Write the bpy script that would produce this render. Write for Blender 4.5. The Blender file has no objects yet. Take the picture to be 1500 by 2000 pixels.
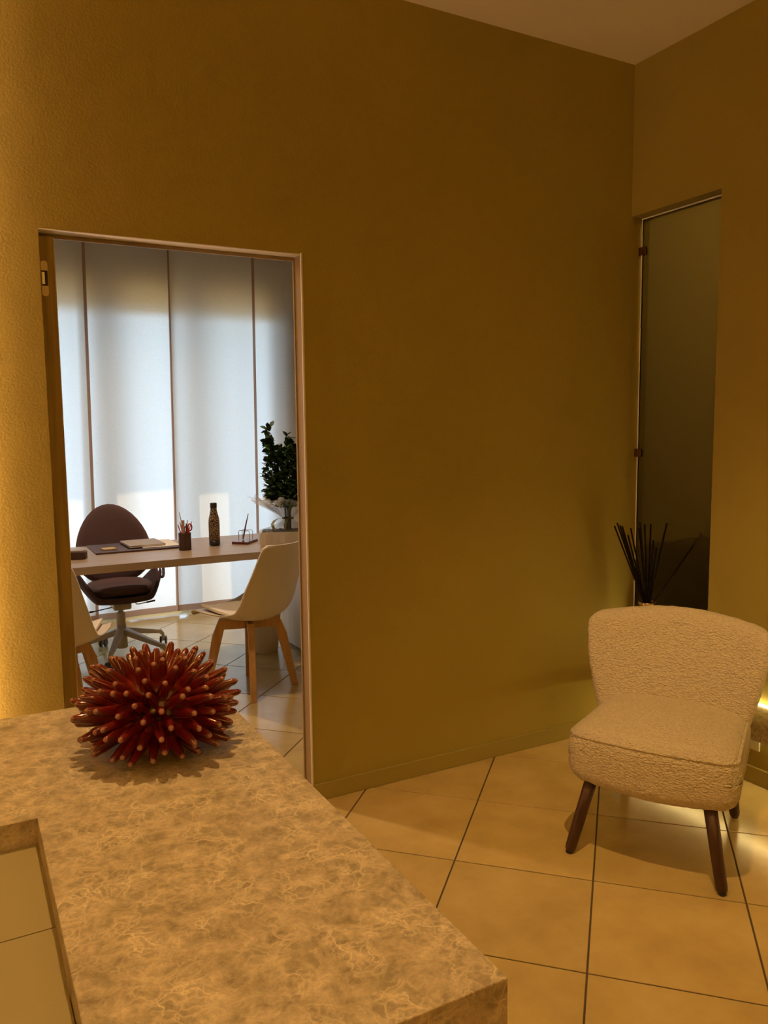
import bpy, bmesh, math, random
import numpy as np
from mathutils import Vector, Matrix, noise

random.seed(7)
PI = math.pi
SC = bpy.context.scene
COL = SC.collection

# ------------------------------------------------------------ camera
CH = 1.4473
yaw, pit, rol = math.radians(28.2446), math.radians(6.0834), math.radians(-0.6324)
f_ = Vector((math.sin(yaw)*math.cos(pit), math.cos(yaw)*math.cos(pit), -math.sin(pit)))
r_ = Vector((math.cos(yaw), -math.sin(yaw), 0))
u_ = r_.cross(f_)
r2 = math.cos(rol)*r_ + math.sin(rol)*u_
u2 = -math.sin(rol)*r_ + math.cos(rol)*u_
cam_d = bpy.data.cameras.new('camera')
cam = bpy.data.objects.new('camera', cam_d); COL.objects.link(cam)
mw = Matrix.Identity(4)
for i in range(3):
    mw[i][0] = r2[i]; mw[i][1] = u2[i]; mw[i][2] = -f_[i]
mw[0][3], mw[1][3], mw[2][3] = 0, 0, CH
cam.matrix_world = mw
cam_d.sensor_fit = 'HORIZONTAL'; cam_d.sensor_width = 36.0
cam_d.lens = 36.0*1552.8/1500.0
cam_d.clip_start = 0.02
SC.camera = cam

# ------------------------------------------------------------ sky, sun, exposure
SC.view_settings.view_transform = 'Standard'
SC.view_settings.look = 'None'
SC.view_settings.gamma = 1.0
SC.view_settings.use_curve_mapping = False
SC.view_settings.exposure = 0.0
SC.cycles.max_bounces = 10
SC.cycles.diffuse_bounces = 5
SC.cycles.glossy_bounces = 4
SC.cycles.transmission_bounces = 8
SC.cycles.transparent_max_bounces = 16
SC.cycles.sample_clamp_indirect = 3.0
SC.cycles.caustics_reflective = False
SC.cycles.caustics_refractive = False
W = bpy.data.worlds.new('sky'); SC.world = W; W.use_nodes = True
wn = W.node_tree.nodes; wn.clear()
wo = wn.new('ShaderNodeOutputWorld'); wb = wn.new('ShaderNodeBackground')
wb.inputs[0].default_value = (0.53, 0.76, 1.03, 1); wb.inputs[1].default_value = 4.8
W.node_tree.links.new(wb.outputs[0], wo.inputs[0])
sd = bpy.data.lights.new('sun', 'SUN'); sd.energy = 2.5; sd.angle = 0.009; sd.color = (1.0, 0.80, 0.52)
sun = bpy.data.objects.new('sun', sd); COL.objects.link(sun)
sdir = Vector((-0.52, -1.0, -1.055)).normalized()
sun.rotation_euler = sdir.to_track_quat('-Z', 'Y').to_euler()
sun.location = (3, 12, 8)

WARM = (1.0, 0.575, 0.185)
LEDC = (1.0, 0.66, 0.20)
LAMP_W = 50.0

# ------------------------------------------------------------ materials
def nmat(name):
    m = bpy.data.materials.new(name); m.use_nodes = True
    nt = m.node_tree
    return m, nt, nt.nodes, nt.links, nt.nodes['Principled BSDF']

def mat(name, col, rough=0.5, metal=0.0, bump=None, spec=0.5, var=None, coat=0.0, emit=None):
    """bump=(scale,strength,dist); var=(scale, amount) noise variation of the colour"""
    m, nt, N, L, b = nmat(name)
    b.inputs['Base Color'].default_value = (*col, 1)
    b.inputs['Roughness'].default_value = rough
    b.inputs['Metallic'].default_value = metal
    b.inputs['Specular IOR Level'].default_value = spec
    if coat: b.inputs['Coat Weight'].default_value = coat; b.inputs['Coat Roughness'].default_value = 0.05
    geo = N.new('ShaderNodeNewGeometry')
    if var:
        n = N.new('ShaderNodeTexNoise'); n.inputs['Scale'].default_value = var[0]; n.inputs['Detail'].default_value = 5
        L.new(geo.outputs['Position'], n.inputs['Vector'])
        mx = N.new('ShaderNodeMix'); mx.data_type = 'RGBA'
        mx.inputs[6].default_value = (*[c*(1-var[1]) for c in col], 1)
        mx.inputs[7].default_value = (*[min(1, c*(1+var[1])) for c in col], 1)
        L.new(n.outputs['Fac'], mx.inputs[0]); L.new(mx.outputs[2], b.inputs['Base Color'])
    if bump:
        n = N.new('ShaderNodeTexNoise'); n.inputs['Scale'].default_value = bump[0]; n.inputs['Detail'].default_value = 6
        n.inputs['Roughness'].default_value = 0.6
        L.new(geo.outputs['Position'], n.inputs['Vector'])
        bp = N.new('ShaderNodeBump'); bp.inputs['Strength'].default_value = bump[1]; bp.inputs['Distance'].default_value = bump[2]
        L.new(n.outputs['Fac'], bp.inputs['Height']); L.new(bp.outputs[0], b.inputs['Normal'])
    if emit:
        b.inputs['Emission Color'].default_value = (*emit[0], 1); b.inputs['Emission Strength'].default_value = emit[1]
    return m

def ramp(N, stops):
    r = N.new('ShaderNodeValToRGB'); e = r.color_ramp.elements
    while len(e) < len(stops): e.new(0.5)
    for k, (p, c) in enumerate(stops):
        e[k].position = p; e[k].color = (*c, 1)
    return r

def wood(name, c1, c2, axis=0, scale=18, rough=0.45, obj=True):
    m, nt, N, L, b = nmat(name)
    tc = N.new('ShaderNodeTexCoord'); mp = N.new('ShaderNodeMapping')
    sc = [scale, scale, scale]; sc[axis] = scale*0.06
    mp.inputs['Scale'].default_value = sc
    L.new(tc.outputs['Object' if obj else 'Generated'], mp.inputs['Vector'])
    n = N.new('ShaderNodeTexNoise'); n.inputs['Scale'].default_value = 3; n.inputs['Detail'].default_value = 7; n.inputs['Distortion'].default_value = 0.6
    L.new(mp.outputs[0], n.inputs['Vector'])
    r = ramp(N, [(0.3, c1), (0.7, c2)])
    L.new(n.outputs['Fac'], r.inputs[0]); L.new(r.outputs[0], b.inputs['Base Color'])
    b.inputs['Roughness'].default_value = rough
    bp = N.new('ShaderNodeBump'); bp.inputs['Strength'].default_value = 0.15; bp.inputs['Distance'].default_value = 0.001
    L.new(n.outputs['Fac'], bp.inputs['Height']); L.new(bp.outputs[0], b.inputs['Normal'])
    return m

def plaster(name, col):
    m, nt, N, L, b = nmat(name)
    geo = N.new('ShaderNodeNewGeometry')
    n1 = N.new('ShaderNodeTexNoise'); n1.inputs['Scale'].default_value = 130; n1.inputs['Detail'].default_value = 4
    n2 = N.new('ShaderNodeTexNoise'); n2.inputs['Scale'].default_value = 9; n2.inputs['Detail'].default_value = 6
    n3 = N.new('ShaderNodeTexNoise'); n3.inputs['Scale'].default_value = 1.6; n3.inputs['Detail'].default_value = 3
    for n in (n1, n2, n3): L.new(geo.outputs['Position'], n.inputs['Vector'])
    ad = N.new('ShaderNodeMath'); ad.operation = 'MULTIPLY_ADD'; ad.inputs[1].default_value = 2.2
    L.new(n2.outputs['Fac'], ad.inputs[0]); L.new(n1.outputs['Fac'], ad.inputs[2])
    bp = N.new('ShaderNodeBump'); bp.inputs['Strength'].default_value = 0.55; bp.inputs['Distance'].default_value = 0.0022
    L.new(ad.outputs[0], bp.inputs['Height']); L.new(bp.outputs[0], b.inputs['Normal'])
    mx = N.new('ShaderNodeMix'); mx.data_type = 'RGBA'
    mx.inputs[6].default_value = (*[c*0.9 for c in col], 1); mx.inputs[7].default_value = (*[c*1.1 for c in col], 1)
    L.new(n3.outputs['Fac'], mx.inputs[0]); L.new(mx.outputs[2], b.inputs['Base Color'])
    b.inputs['Roughness'].default_value = 0.75; b.inputs['Specular IOR Level'].default_value = 0.25
    return m

def marble(name):
    m, nt, N, L, b = nmat(name)
    geo = N.new('ShaderNodeNewGeometry')
    n0 = N.new('ShaderNodeTexNoise'); n0.inputs['Scale'].default_value = 22; n0.inputs['Detail'].default_value = 5
    L.new(geo.outputs['Position'], n0.inputs['Vector'])
    n00 = N.new('ShaderNodeTexNoise'); n00.inputs['Scale'].default_value = 70; n00.inputs['Detail'].default_value = 6
    L.new(geo.outputs['Position'], n00.inputs['Vector'])
    vm0 = N.new('ShaderNodeVectorMath'); vm0.operation = 'MULTIPLY_ADD'; vm0.inputs[1].default_value = (0.022, 0.022, 0.022)
    L.new(n00.outputs['Color'], vm0.inputs[0]); L.new(geo.outputs['Position'], vm0.inputs[2])
    vm = N.new('ShaderNodeVectorMath'); vm.operation = 'MULTIPLY_ADD'; vm.inputs[1].default_value = (0.040, 0.040, 0.040)
    L.new(n0.outputs['Color'], vm.inputs[0]); L.new(vm0.outputs[0], vm.inputs[2])
    v = N.new('ShaderNodeTexVoronoi'); v.feature = 'DISTANCE_TO_EDGE'; v.inputs['Scale'].default_value = 30
    L.new(vm.outputs[0], v.inputs['Vector'])
    v2 = N.new('ShaderNodeTexVoronoi'); v2.feature = 'DISTANCE_TO_EDGE'; v2.inputs['Scale'].default_value = 68
    L.new(vm.outputs[0], v2.inputs['Vector'])
    n1 = N.new('ShaderNodeTexNoise'); n1.inputs['Scale'].default_value = 40; n1.inputs['Detail'].default_value = 12; n1.inputs['Roughness'].default_value = 0.80
    n1.inputs['Distortion'].default_value = 0.3
    L.new(geo.outputs['Position'], n1.inputs['Vector'])
    r1 = ramp(N, [(0.36, (0.23, 0.19, 0.135)), (0.46, (0.37, 0.31, 0.235)), (0.54, (0.47, 0.395, 0.305)), (0.66, (0.68, 0.59, 0.47))])
    L.new(n1.outputs['Fac'], r1.inputs[0])
    # dark olive pebbles: random cells of the warped pattern
    vf = N.new('ShaderNodeTexVoronoi'); vf.feature = 'F1'; vf.inputs['Scale'].default_value = 52; L.new(vm.outputs[0], vf.inputs['Vector'])
    sc = N.new('ShaderNodeSeparateColor'); L.new(vf.outputs['Color'], sc.inputs[0])
    rs_ = ramp(N, [(0.40, (0, 0, 0)), (0.75, (1, 1, 1))]); L.new(sc.outputs[0], rs_.inputs[0])
    rd = ramp(N, [(0.25, (1, 1, 1)), (0.62, (0, 0, 0))]); L.new(vf.outputs['Distance'], rd.inputs[0])
    m0 = N.new('ShaderNodeMath'); m0.operation = 'MULTIPLY'; L.new(rs_.outputs[0], m0.inputs[0]); L.new(rd.outputs[0], m0.inputs[1])
    m0b = N.new('ShaderNodeMath'); m0b.operation = 'MULTIPLY'; m0b.inputs[1].default_value = 0.62; L.new(m0.outputs[0], m0b.inputs[0])
    mp_ = N.new('ShaderNodeMix'); mp_.data_type = 'RGBA'; mp_.inputs[7].default_value = (0.26, 0.225, 0.16, 1)
    L.new(m0b.outputs[0], mp_.inputs[0]); L.new(r1.outputs[0], mp_.inputs[6])
    rv = ramp(N, [(0.0, (1, 1, 1)), (0.025, (0.30, 0.30, 0.30)), (0.07, (0, 0, 0))])
    L.new(v.outputs['Distance'], rv.inputs[0])
    rv2 = ramp(N, [(0.0, (0.6, 0.6, 0.6)), (0.06, (0.2, 0.2, 0.2)), (0.16, (0, 0, 0))])
    L.new(v2.outputs['Distance'], rv2.inputs[0])
    n2 = N.new('ShaderNodeTexNoise'); n2.inputs['Scale'].default_value = 24; n2.inputs['Detail'].default_value = 5
    L.new(geo.outputs['Position'], n2.inputs['Vector'])
    rm = ramp(N, [(0.40, (0, 0, 0)), (0.60, (1, 1, 1))]); L.new(n2.outputs['Fac'], rm.inputs[0])
    mxv = N.new('ShaderNodeMath'); mxv.operation = 'MAXIMUM'
    L.new(rv.outputs[0], mxv.inputs[0]); L.new(rv2.outputs[0], mxv.inputs[1])
    mul = N.new('ShaderNodeMath'); mul.operation = 'MULTIPLY'
    L.new(mxv.outputs[0], mul.inputs[0]); L.new(rm.outputs[0], mul.inputs[1])
    mx = N.new('ShaderNodeMix'); mx.data_type = 'RGBA'; mx.inputs[7].default_value = (0.74, 0.65, 0.52, 1)
    L.new(mul.outputs[0], mx.inputs[0]); L.new(mp_.outputs[2], mx.inputs[6])
    L.new(mx.outputs[2], b.inputs['Base Color'])
    b.inputs['Roughness'].default_value = 0.42; b.inputs['Specular IOR Level'].default_value = 0.35
    return m

def tile_mat(name):
    m, nt, N, L, b = nmat(name)
    geo = N.new('ShaderNodeNewGeometry'); oi = N.new('ShaderNodeObjectInfo')
    n = N.new('ShaderNodeTexNoise'); n.inputs['Scale'].default_value = 5; n.inputs['Detail'].default_value = 8; n.inputs['Roughness'].default_value = 0.6
    L.new(geo.outputs['Position'], n.inputs['Vector'])
    r = ramp(N, [(0.3, (0.44, 0.325, 0.130)), (0.55, (0.52, 0.395, 0.165)), (0.8, (0.57, 0.45, 0.21))])
    L.new(n.outputs['Fac'], r.inputs[0])
    hs = N.new('ShaderNodeHueSaturation')
    mr = N.new('ShaderNodeMapRange'); mr.inputs[3].default_value = 0.94; mr.inputs[4].default_value = 1.05
    L.new(oi.outputs['Random'], mr.inputs[0]); L.new(mr.outputs[0], hs.inputs['Value'])
    L.new(r.outputs[0], hs.inputs['Color']); L.new(hs.outputs[0], b.inputs['Base Color'])
    n2 = N.new('ShaderNodeTexNoise'); n2.inputs['Scale'].default_value = 30; n2.inputs['Detail'].default_value = 3
    L.new(geo.outputs['Position'], n2.inputs['Vector'])
    rr = N.new('ShaderNodeMapRange'); rr.inputs[3].default_value = 0.14; rr.inputs[4].default_value = 0.25
    L.new(n2.outputs['Fac'], rr.inputs[0]); L.new(rr.outputs[0], b.inputs['Roughness'])
    b.inputs['Specular IOR Level'].default_value = 0.75
    return m

def curtain_mat(name, col, trans):
    m, nt, N, L, b = nmat(name)
    N.remove(b)
    o = N['Material Output']
    d = N.new('ShaderNodeBsdfDiffuse'); t = N.new('ShaderNodeBsdfTranslucent'); mx = N.new('ShaderNodeMixShader')
    geo = N.new('ShaderNodeNewGeometry')
    mp = N.new('ShaderNodeMapping'); mp.inputs['Scale'].default_value = (60, 60, 260); L.new(geo.outputs['Position'], mp.inputs[0])
    n = N.new('ShaderNodeTexNoise'); n.inputs['Scale'].default_value = 1; n.inputs['Detail'].default_value = 3; L.new(mp.outputs[0], n.inputs['Vector'])
    mc = N.new('ShaderNodeMix'); mc.data_type = 'RGBA'
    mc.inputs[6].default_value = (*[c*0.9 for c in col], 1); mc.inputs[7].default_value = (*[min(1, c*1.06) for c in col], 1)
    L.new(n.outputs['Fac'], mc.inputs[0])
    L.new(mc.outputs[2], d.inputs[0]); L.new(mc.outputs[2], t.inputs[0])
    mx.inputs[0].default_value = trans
    L.new(d.outputs[0], mx.inputs[1]); L.new(t.outputs[0], mx.inputs[2]); L.new(mx.outputs[0], o.inputs[0])
    return m

def glass_mat(name, clear=0.9, col=(1, 1, 1), rough=0.02):
    m, nt, N, L, b = nmat(name); N.remove(b); o = N['Material Output']
    t = N.new('ShaderNodeBsdfTransparent'); t.inputs[0].default_value = (*col, 1)
    g = N.new('ShaderNodeBsdfGlossy'); g.inputs['Roughness'].default_value = rough
    mx = N.new('ShaderNodeMixShader'); mx.inputs[0].default_value = 1-clear
    L.new(t.outputs[0], mx.inputs[1]); L.new(g.outputs[0], mx.inputs[2]); L.new(mx.outputs[0], o.inputs[0])
    return m

M_wall = plaster('olive_gold_plaster', (0.355, 0.290, 0.070))
M_ceil = mat('ceiling_paint', (0.80, 0.72, 0.55), 0.85, bump=(90, 0.15, 0.001))
M_base = mat('baseboard_paint', (0.33, 0.27, 0.07), 0.5)
M_office = mat('office_paint', (0.72, 0.66, 0.56), 0.8, bump=(90, 0.15, 0.001))
M_grout = mat('grout', (0.075, 0.055, 0.030), 0.9)
M_tile = tile_mat('beige_tile')
M_marble = marble('emperador_marble')
M_lam = mat('olive_laminate', (0.33, 0.285, 0.165), 0.38, var=(3, 0.05))
M_frame = wood('jamb_wood', (0.27, 0.195, 0.105), (0.33, 0.24, 0.13), 2, 8, 0.5)
M_leafedge = wood('door_edge_wood', (0.25, 0.18, 0.05), (0.46, 0.34, 0.10), 2, 14, 0.55)
M_alu = mat('brushed_aluminium', (0.75, 0.73, 0.70), 0.35, 0.9)
M_trim_hl = mat('white_trim_and_edge_highlight', (0.82, 0.80, 0.76), 0.4)
M_hinge = mat('hinge_satin', (0.55, 0.46, 0.33), 0.4, 0.5)
M_dark = mat('dark_recess', (0.02, 0.016, 0.012), 0.6)
def boucle():
    m, nt, N, L, b = nmat('cream_boucle')
    tc = N.new('ShaderNodeTexCoord')
    n = N.new('ShaderNodeTexNoise'); n.inputs['Scale'].default_value = 150; n.inputs['Detail'].default_value = 3; n.inputs['Distortion'].default_value = 1.5
    mp = N.new('ShaderNodeMapping'); mp.inputs['Scale'].default_value = (0.75, 1, 1.2); L.new(tc.outputs['Object'], mp.inputs[0])
    L.new(mp.outputs[0], n.inputs['Vector'])
    v = N.new('ShaderNodeTexVoronoi'); v.inputs['Scale'].default_value = 130; L.new(mp.outputs[0], v.inputs['Vector'])
    su = N.new('ShaderNodeMath'); su.operation = 'SUBTRACT'; L.new(n.outputs['Fac'], su.inputs[0]); L.new(v.outputs['Distance'], su.inputs[1])
    bp = N.new('ShaderNodeBump'); bp.inputs['Strength'].default_value = 1.0; bp.inputs['Distance'].default_value = 0.0055
    L.new(su.outputs[0], bp.inputs['Height']); L.new(bp.outputs[0], b.inputs['Normal'])
    r = ramp(N, [(0.0, (0.80, 0.72, 0.59)), (0.75, (0.66, 0.58, 0.46))]); L.new(v.outputs['Distance'], r.inputs[0]); L.new(r.outputs[0], b.inputs['Base Color'])
    b.inputs['Roughness'].default_value = 0.95; b.inputs['Specular IOR Level'].default_value = 0.1
    return m
M_boucle = boucle()
M_leg = wood('walnut_leg', (0.036, 0.013, 0.008), (0.068, 0.026, 0.015), 2, 20, 0.4)
M_oak = wood('oak_leg', (0.42, 0.23, 0.085), (0.56, 0.33, 0.13), 2, 16, 0.45)
M_white = mat('white_polypropylene', (0.66, 0.59, 0.49), 0.42)
M_cush = mat('cream_pad', (0.72, 0.66, 0.56), 0.55)
M_pfab = mat('aubergine_fabric', (0.072, 0.036, 0.040), 0.85, bump=(400, 0.4, 0.001))
M_pfab2 = mat('aubergine_fabric_seat', (0.105, 0.062, 0.064), 0.8, bump=(400, 0.4, 0.001))
M_grey = mat('warm_grey_metal', (0.52, 0.47, 0.40), 0.4)
M_blk = mat('black_plastic', (0.03, 0.02, 0.018), 0.4)
M_desk = wood('greige_oak', (0.25, 0.18, 0.12), (0.33, 0.245, 0.165), 0, 12, 0.36)
M_cab = wood('whitened_wood', (0.60, 0.54, 0.47), (0.72, 0.66, 0.58), 2, 10, 0.4)
M_cur = curtain_mat('linen_curtain', (0.80, 0.765, 0.72), 0.62)
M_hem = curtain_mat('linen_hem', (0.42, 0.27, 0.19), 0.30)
M_blind = curtain_mat('ochre_blind', (0.86, 0.66, 0.38), 0.80)
M_glass = glass_mat('window_glass', 0.94)
def cello():
    m, nt, N, L, b = nmat('cellophane'); N.remove(b); o = N['Material Output']
    t = N.new('ShaderNodeBsdfTransparent'); g = N.new('ShaderNodeBsdfGlossy'); g.inputs['Roughness'].default_value = 0.18
    d = N.new('ShaderNodeBsdfTranslucent'); d.inputs[0].default_value = (0.9, 0.88, 0.84, 1)
    a = N.new('ShaderNodeMixShader'); a.inputs[0].default_value = 0.5; L.new(g.outputs[0], a.inputs[1]); L.new(d.outputs[0], a.inputs[2])
    c = N.new('ShaderNodeMixShader'); c.inputs[0].default_value = 0.34; L.new(t.outputs[0], c.inputs[1]); L.new(a.outputs[0], c.inputs[2]); L.new(c.outputs[0], o.inputs[0])
    return m
M_cello = cello()
M_pvc = mat('white_window_frame', (0.70, 0.66, 0.58), 0.4)
M_stone = mat('terrace_stone', (0.62, 0.57, 0.48), 0.8, var=(4, 0.1))
M_pillar = mat('terrace_render', (0.60, 0.50, 0.36), 0.8)
M_leather = mat('dark_brown_leather', (0.060, 0.026, 0.020), 0.5, bump=(350, 0.3, 0.0006))
M_paper = mat('white_paper', (0.66, 0.62, 0.56), 0.7)
M_kraft = mat('notebook_cover', (0.29, 0.245, 0.21), 0.6)
M_note = mat('ochre_notes', (0.42, 0.31, 0.15), 0.7)
M_red = mat('red_plastic', (0.50, 0.035, 0.02), 0.35)
M_pink = mat('painted_pencil', (0.40, 0.24, 0.17), 0.5)
M_brass = mat('bronze_wire', (0.22, 0.14, 0.09), 0.35, 0.8)
M_mahog = wood('mahogany', (0.09, 0.022, 0.014), (0.15, 0.04, 0.024), 0, 20, 0.25)
M_pot = mat('white_planter', (0.62, 0.55, 0.45), 0.45)
M_soil = mat('dark_gravel', (0.05, 0.04, 0.035), 0.45)
M_bark = mat('bark', (0.11, 0.10, 0.05), 0.8)
M_rib = mat('green_ribbon', (0.13, 0.13, 0.03), 0.35)
M_bin = mat('white_bin', (0.70, 0.63, 0.52), 0.5)
M_reed = mat('black_reed', (0.008, 0.004, 0.003), 0.8, spec=0.15)
M_vase = mat('black_glass', (0.01, 0.008, 0.007), 0.12)
M_gold = mat('champagne_ring', (0.80, 0.68, 0.42), 0.2, 1.0)
M_clip = mat('bronze_clip', (0.16, 0.07, 0.03), 0.4, 0.6)
M_sock = mat('white_socket', (0.82, 0.78, 0.66), 0.35)
M_cabd = mat('dark_cabinet', (0.022, 0.008, 0.004), 0.6)
M_led = mat('led_diffuser', (1, 1, 1), 0.5, emit=((1.0, 0.74, 0.30), 26.0))
M_led2 = mat('led_diffuser_dim', (1, 1, 1), 0.5, emit=((1.0, 0.74, 0.30), 21.0))
M_ledl = mat('led_diffuser_left', (1, 1, 1), 0.5, emit=((1.0, 0.56, 0.29), 62.0))
M_lampglow = mat('lamp_lens', (1, 1, 1), 0.5, emit=((1.0, 0.62, 0.25), 12.0))
M_panel = mat('gold_wall_panel', (0.40, 0.31, 0.09), 0.6)

def leaf_mat():
    m, nt, N, L, b = nmat('glossy_leaf')
    oi = N.new('ShaderNodeObjectInfo')
    r = ramp(N, [(0.0, (0.012, 0.030, 0.010)), (0.6, (0.022, 0.060, 0.014)), (1.0, (0.045, 0.11, 0.02))])
    L.new(oi.outputs['Random'], r.inputs[0]); L.new(r.outputs[0], b.inputs['Base Color'])
    b.inputs['Roughness'].default_value = 0.5
    return m
M_leaf = leaf_mat()

def frosted():
    m, nt, N, L, b = nmat('frosted_glass'); N.remove(b); o = N['Material Output']
    t = N.new('ShaderNodeBsdfTranslucent'); t.inputs[0].default_value = (0.52, 0.46, 0.25, 1)
    r = N.new('ShaderNodeBsdfRefraction'); r.inputs['Roughness'].default_value = 0.55; r.inputs['IOR'].default_value = 1.02
    r.inputs[0].default_value = (0.62, 0.56, 0.32, 1)
    g = N.new('ShaderNodeBsdfGlossy'); g.inputs['Roughness'].default_value = 0.35; g.inputs[0].default_value = (0.8, 0.8, 0.7, 1)
    a = N.new('ShaderNodeMixShader'); a.inputs[0].default_value = 0.78
    L.new(t.outputs[0], a.inputs[1]); L.new(r.outputs[0], a.inputs[2])
    c = N.new('ShaderNodeMixShader'); c.inputs[0].default_value = 0.06
    L.new(a.outputs[0], c.inputs[1]); L.new(g.outputs[0], c.inputs[2]); L.new(c.outputs[0], o.inputs[0])
    return m
M_frost = frosted()
M_gedge = mat('polished_glass_edge', (0.92, 0.92, 0.86), 0.2)

def spine_mat():
    m, nt, N, L, b = nmat('red_glaze')
    tc = N.new('ShaderNodeTexCoord'); sp = N.new('ShaderNodeSeparateXYZ'); L.new(tc.outputs['Object'], sp.inputs[0])
    n = N.new('ShaderNodeTexNoise'); n.inputs['Scale'].default_value = 60; L.new(tc.outputs['Object'], n.inputs['Vector'])
    ma = N.new('ShaderNodeMath'); ma.operation = 'MULTIPLY_ADD'; ma.inputs[1].default_value = 0.010
    L.new(n.outputs['Fac'], ma.inputs[0]); L.new(sp.outputs['Z'], ma.inputs[2])
    mr = N.new('ShaderNodeMapRange'); mr.inputs[1].default_value = 0.0; mr.inputs[2].default_value = 0.068
    L.new(ma.outputs[0], mr.inputs[0])
    r = ramp(N, [(0.10, (0.50, 0.30, 0.15)), (0.32, (0.36, 0.050, 0.022)), (0.50, (0.16, 0.008, 0.006)), (0.93, (0.13, 0.009, 0.009)), (1.0, (0.40, 0.18, 0.14))])
    L.new(mr.outputs[0], r.inputs[0]); L.new(r.outputs[0], b.inputs['Base Color'])
    b.inputs['Roughness'].default_value = 0.18; b.inputs['Coat Weight'].default_value = 1.0; b.inputs['Coat Roughness'].default_value = 0.04
    return m
M_spine = spine_mat()
M_core = mat('cream_glaze', (0.40, 0.25, 0.13), 0.3, coat=0.5, var=(60, 0.35))

def bottle_mat():
    m, nt, N, L, b = nmat('patterned_bottle')
    tc = N.new('ShaderNodeTexCoord')
    n = N.new('ShaderNodeTexNoise'); n.inputs['Scale'].default_value = 26; n.inputs['Detail'].default_value = 1.5
    L.new(tc.outputs['Object'], n.inputs['Vector'])
    mm = N.new('ShaderNodeMath'); mm.operation = 'PINGPONG'; mm.inputs[1].default_value = 0.045; L.new(n.outputs['Fac'], mm.inputs[0])
    r = ramp(N, [(0.0, (0.02, 0.014, 0.012)), (0.022, (0.02, 0.014, 0.012)), (0.028, (0.36, 0.25, 0.14)), (0.045, (0.36, 0.25, 0.14))])
    L.new(mm.outputs[0], r.inputs[0]); L.new(r.outputs[0], b.inputs['Base Color'])
    b.inputs['Roughness'].default_value = 0.35
    return m
M_bottle = bottle_mat()

# ------------------------------------------------------------ mesh helpers
class MB:
    def __init__(s): s.v = []; s.f = []
    def add(s, V, F):
        o = len(s.v); s.v += [tuple(p) for p in V]; s.f += [tuple(i+o for i in q) for q in F]; return s
    def box(s, x0, y0, z0, x1, y1, z1):
        V = [(x, y, z) for z in (z0, z1) for y in (y0, y1) for x in (x0, x1)]
        return s.add(V, [(0, 2, 3, 1), (4, 5, 7, 6), (0, 1, 5, 4), (2, 6, 7, 3), (0, 4, 6, 2), (1, 3, 7, 5)])
    def prism(s, poly, z0, z1):
        n = len(poly)
        V = [(x, y, z0) for x, y in poly]+[(x, y, z1) for x, y in poly]
        F = [tuple(range(n-1, -1, -1)), tuple(range(n, 2*n))]+[(i, (i+1) % n, n+(i+1) % n, n+i) for i in range(n)]
        return s.add(V, F)
    def tube(s, pts, rad, n=10, cap=True):
        pts = [Vector(p) for p in pts]
        if not isinstance(rad, (list, tuple)): rad = [rad]*len(pts)
        V = []; F = []; prev = None
        for i, p in enumerate(pts):
            d = (pts[min(i+1, len(pts)-1)]-pts[max(i-1, 0)])
            d = d.normalized() if d.length > 1e-9 else Vector((0, 0, 1))
            if prev is None:
                a = d.orthogonal().normalized()
            else:
                a = (prev-d*prev.dot(d))
                a = a.normalized() if a.length > 1e-6 else d.orthogonal().normalized()
            prev = a; b = d.cross(a)
            for k in range(n):
                t = 2*PI*k/n; V.append(p+(a*math.cos(t)+b*math.sin(t))*rad[i])
        for i in range(len(pts)-1):
            for k in range(n):
                F.append((i*n+k, i*n+(k+1) % n, (i+1)*n+(k+1) % n, (i+1)*n+k))
        if cap:
            F.append(tuple(range(n-1, -1, -1))); F.append(tuple((len(pts)-1)*n+k for k in range(n)))
        return s.add(V, F)
    def lathe(s, prof, c=(0, 0), n=24, close=True):
        V = []; F = []
        for r, z in prof:
            for k in range(n):
                t = 2*PI*k/n; V.append((c[0]+r*math.cos(t), c[1]+r*math.sin(t), z))
        m = len(prof)
        for i in range(m-1):
            for k in range(n):
                F.append((i*n+k, i*n+(k+1) % n, (i+1)*n+(k+1) % n, (i+1)*n+k))
        if close:
            F.append(tuple(range(n-1, -1, -1))); F.append(tuple((m-1)*n+k for k in range(n)))
        return s.add(V, F)
    def hexbar(s, a, b, wa, wb, up=(0, 0, 1)):
        """rectangular bar from a to b; wa, wb = (width, depth) at both ends"""
        a = Vector(a); b = Vector(b); d = (b-a).normalized(); x = d.cross(Vector(up)).normalized(); y = x.cross(d)
        V = []
        for p, w in ((a, wa), (b, wb)):
            for i, j in ((-1, -1), (1, -1), (1, 1), (-1, 1)): V.append(p+x*w[0]*i/2+y*w[1]*j/2)
        return s.add(V, [(3, 2, 1, 0), (4, 5, 6, 7), (0, 1, 5, 4), (1, 2, 6, 5), (2, 3, 7, 6), (3, 0, 4, 7)])
    def obj(s, name, m, parent=None, smooth=False, bev=0, sub=0, loc=None, kind=None, bseg=2):
        me = bpy.data.meshes.new(name); me.from_pydata(s.v, [], s.f); me.update()
        bm = bmesh.new(); bm.from_mesh(me); bmesh.ops.recalc_face_normals(bm, faces=bm.faces); bm.to_mesh(me); bm.free()
        me.materials.append(m)
        if smooth: me.polygons.foreach_set('use_smooth', [True]*len(me.polygons))
        o = bpy.data.objects.new(name, me); COL.objects.link(o)
        if parent: o.parent = parent
        if loc: o.location = loc
        if bev:
            b = o.modifiers.new('bevel', 'BEVEL'); b.width = bev; b.segments = bseg; b.limit_method = 'ANGLE'; b.angle_limit = math.radians(40)
            me.polygons.foreach_set('use_smooth', [True]*len(me.polygons))
            w = o.modifiers.new('wn', 'WEIGHTED_NORMAL'); w.keep_sharp = True
        if sub:
            q = o.modifiers.new('sub', 'SUBSURF'); q.levels = sub; q.render_levels = sub
        if kind: o['kind'] = kind
        return o

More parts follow.
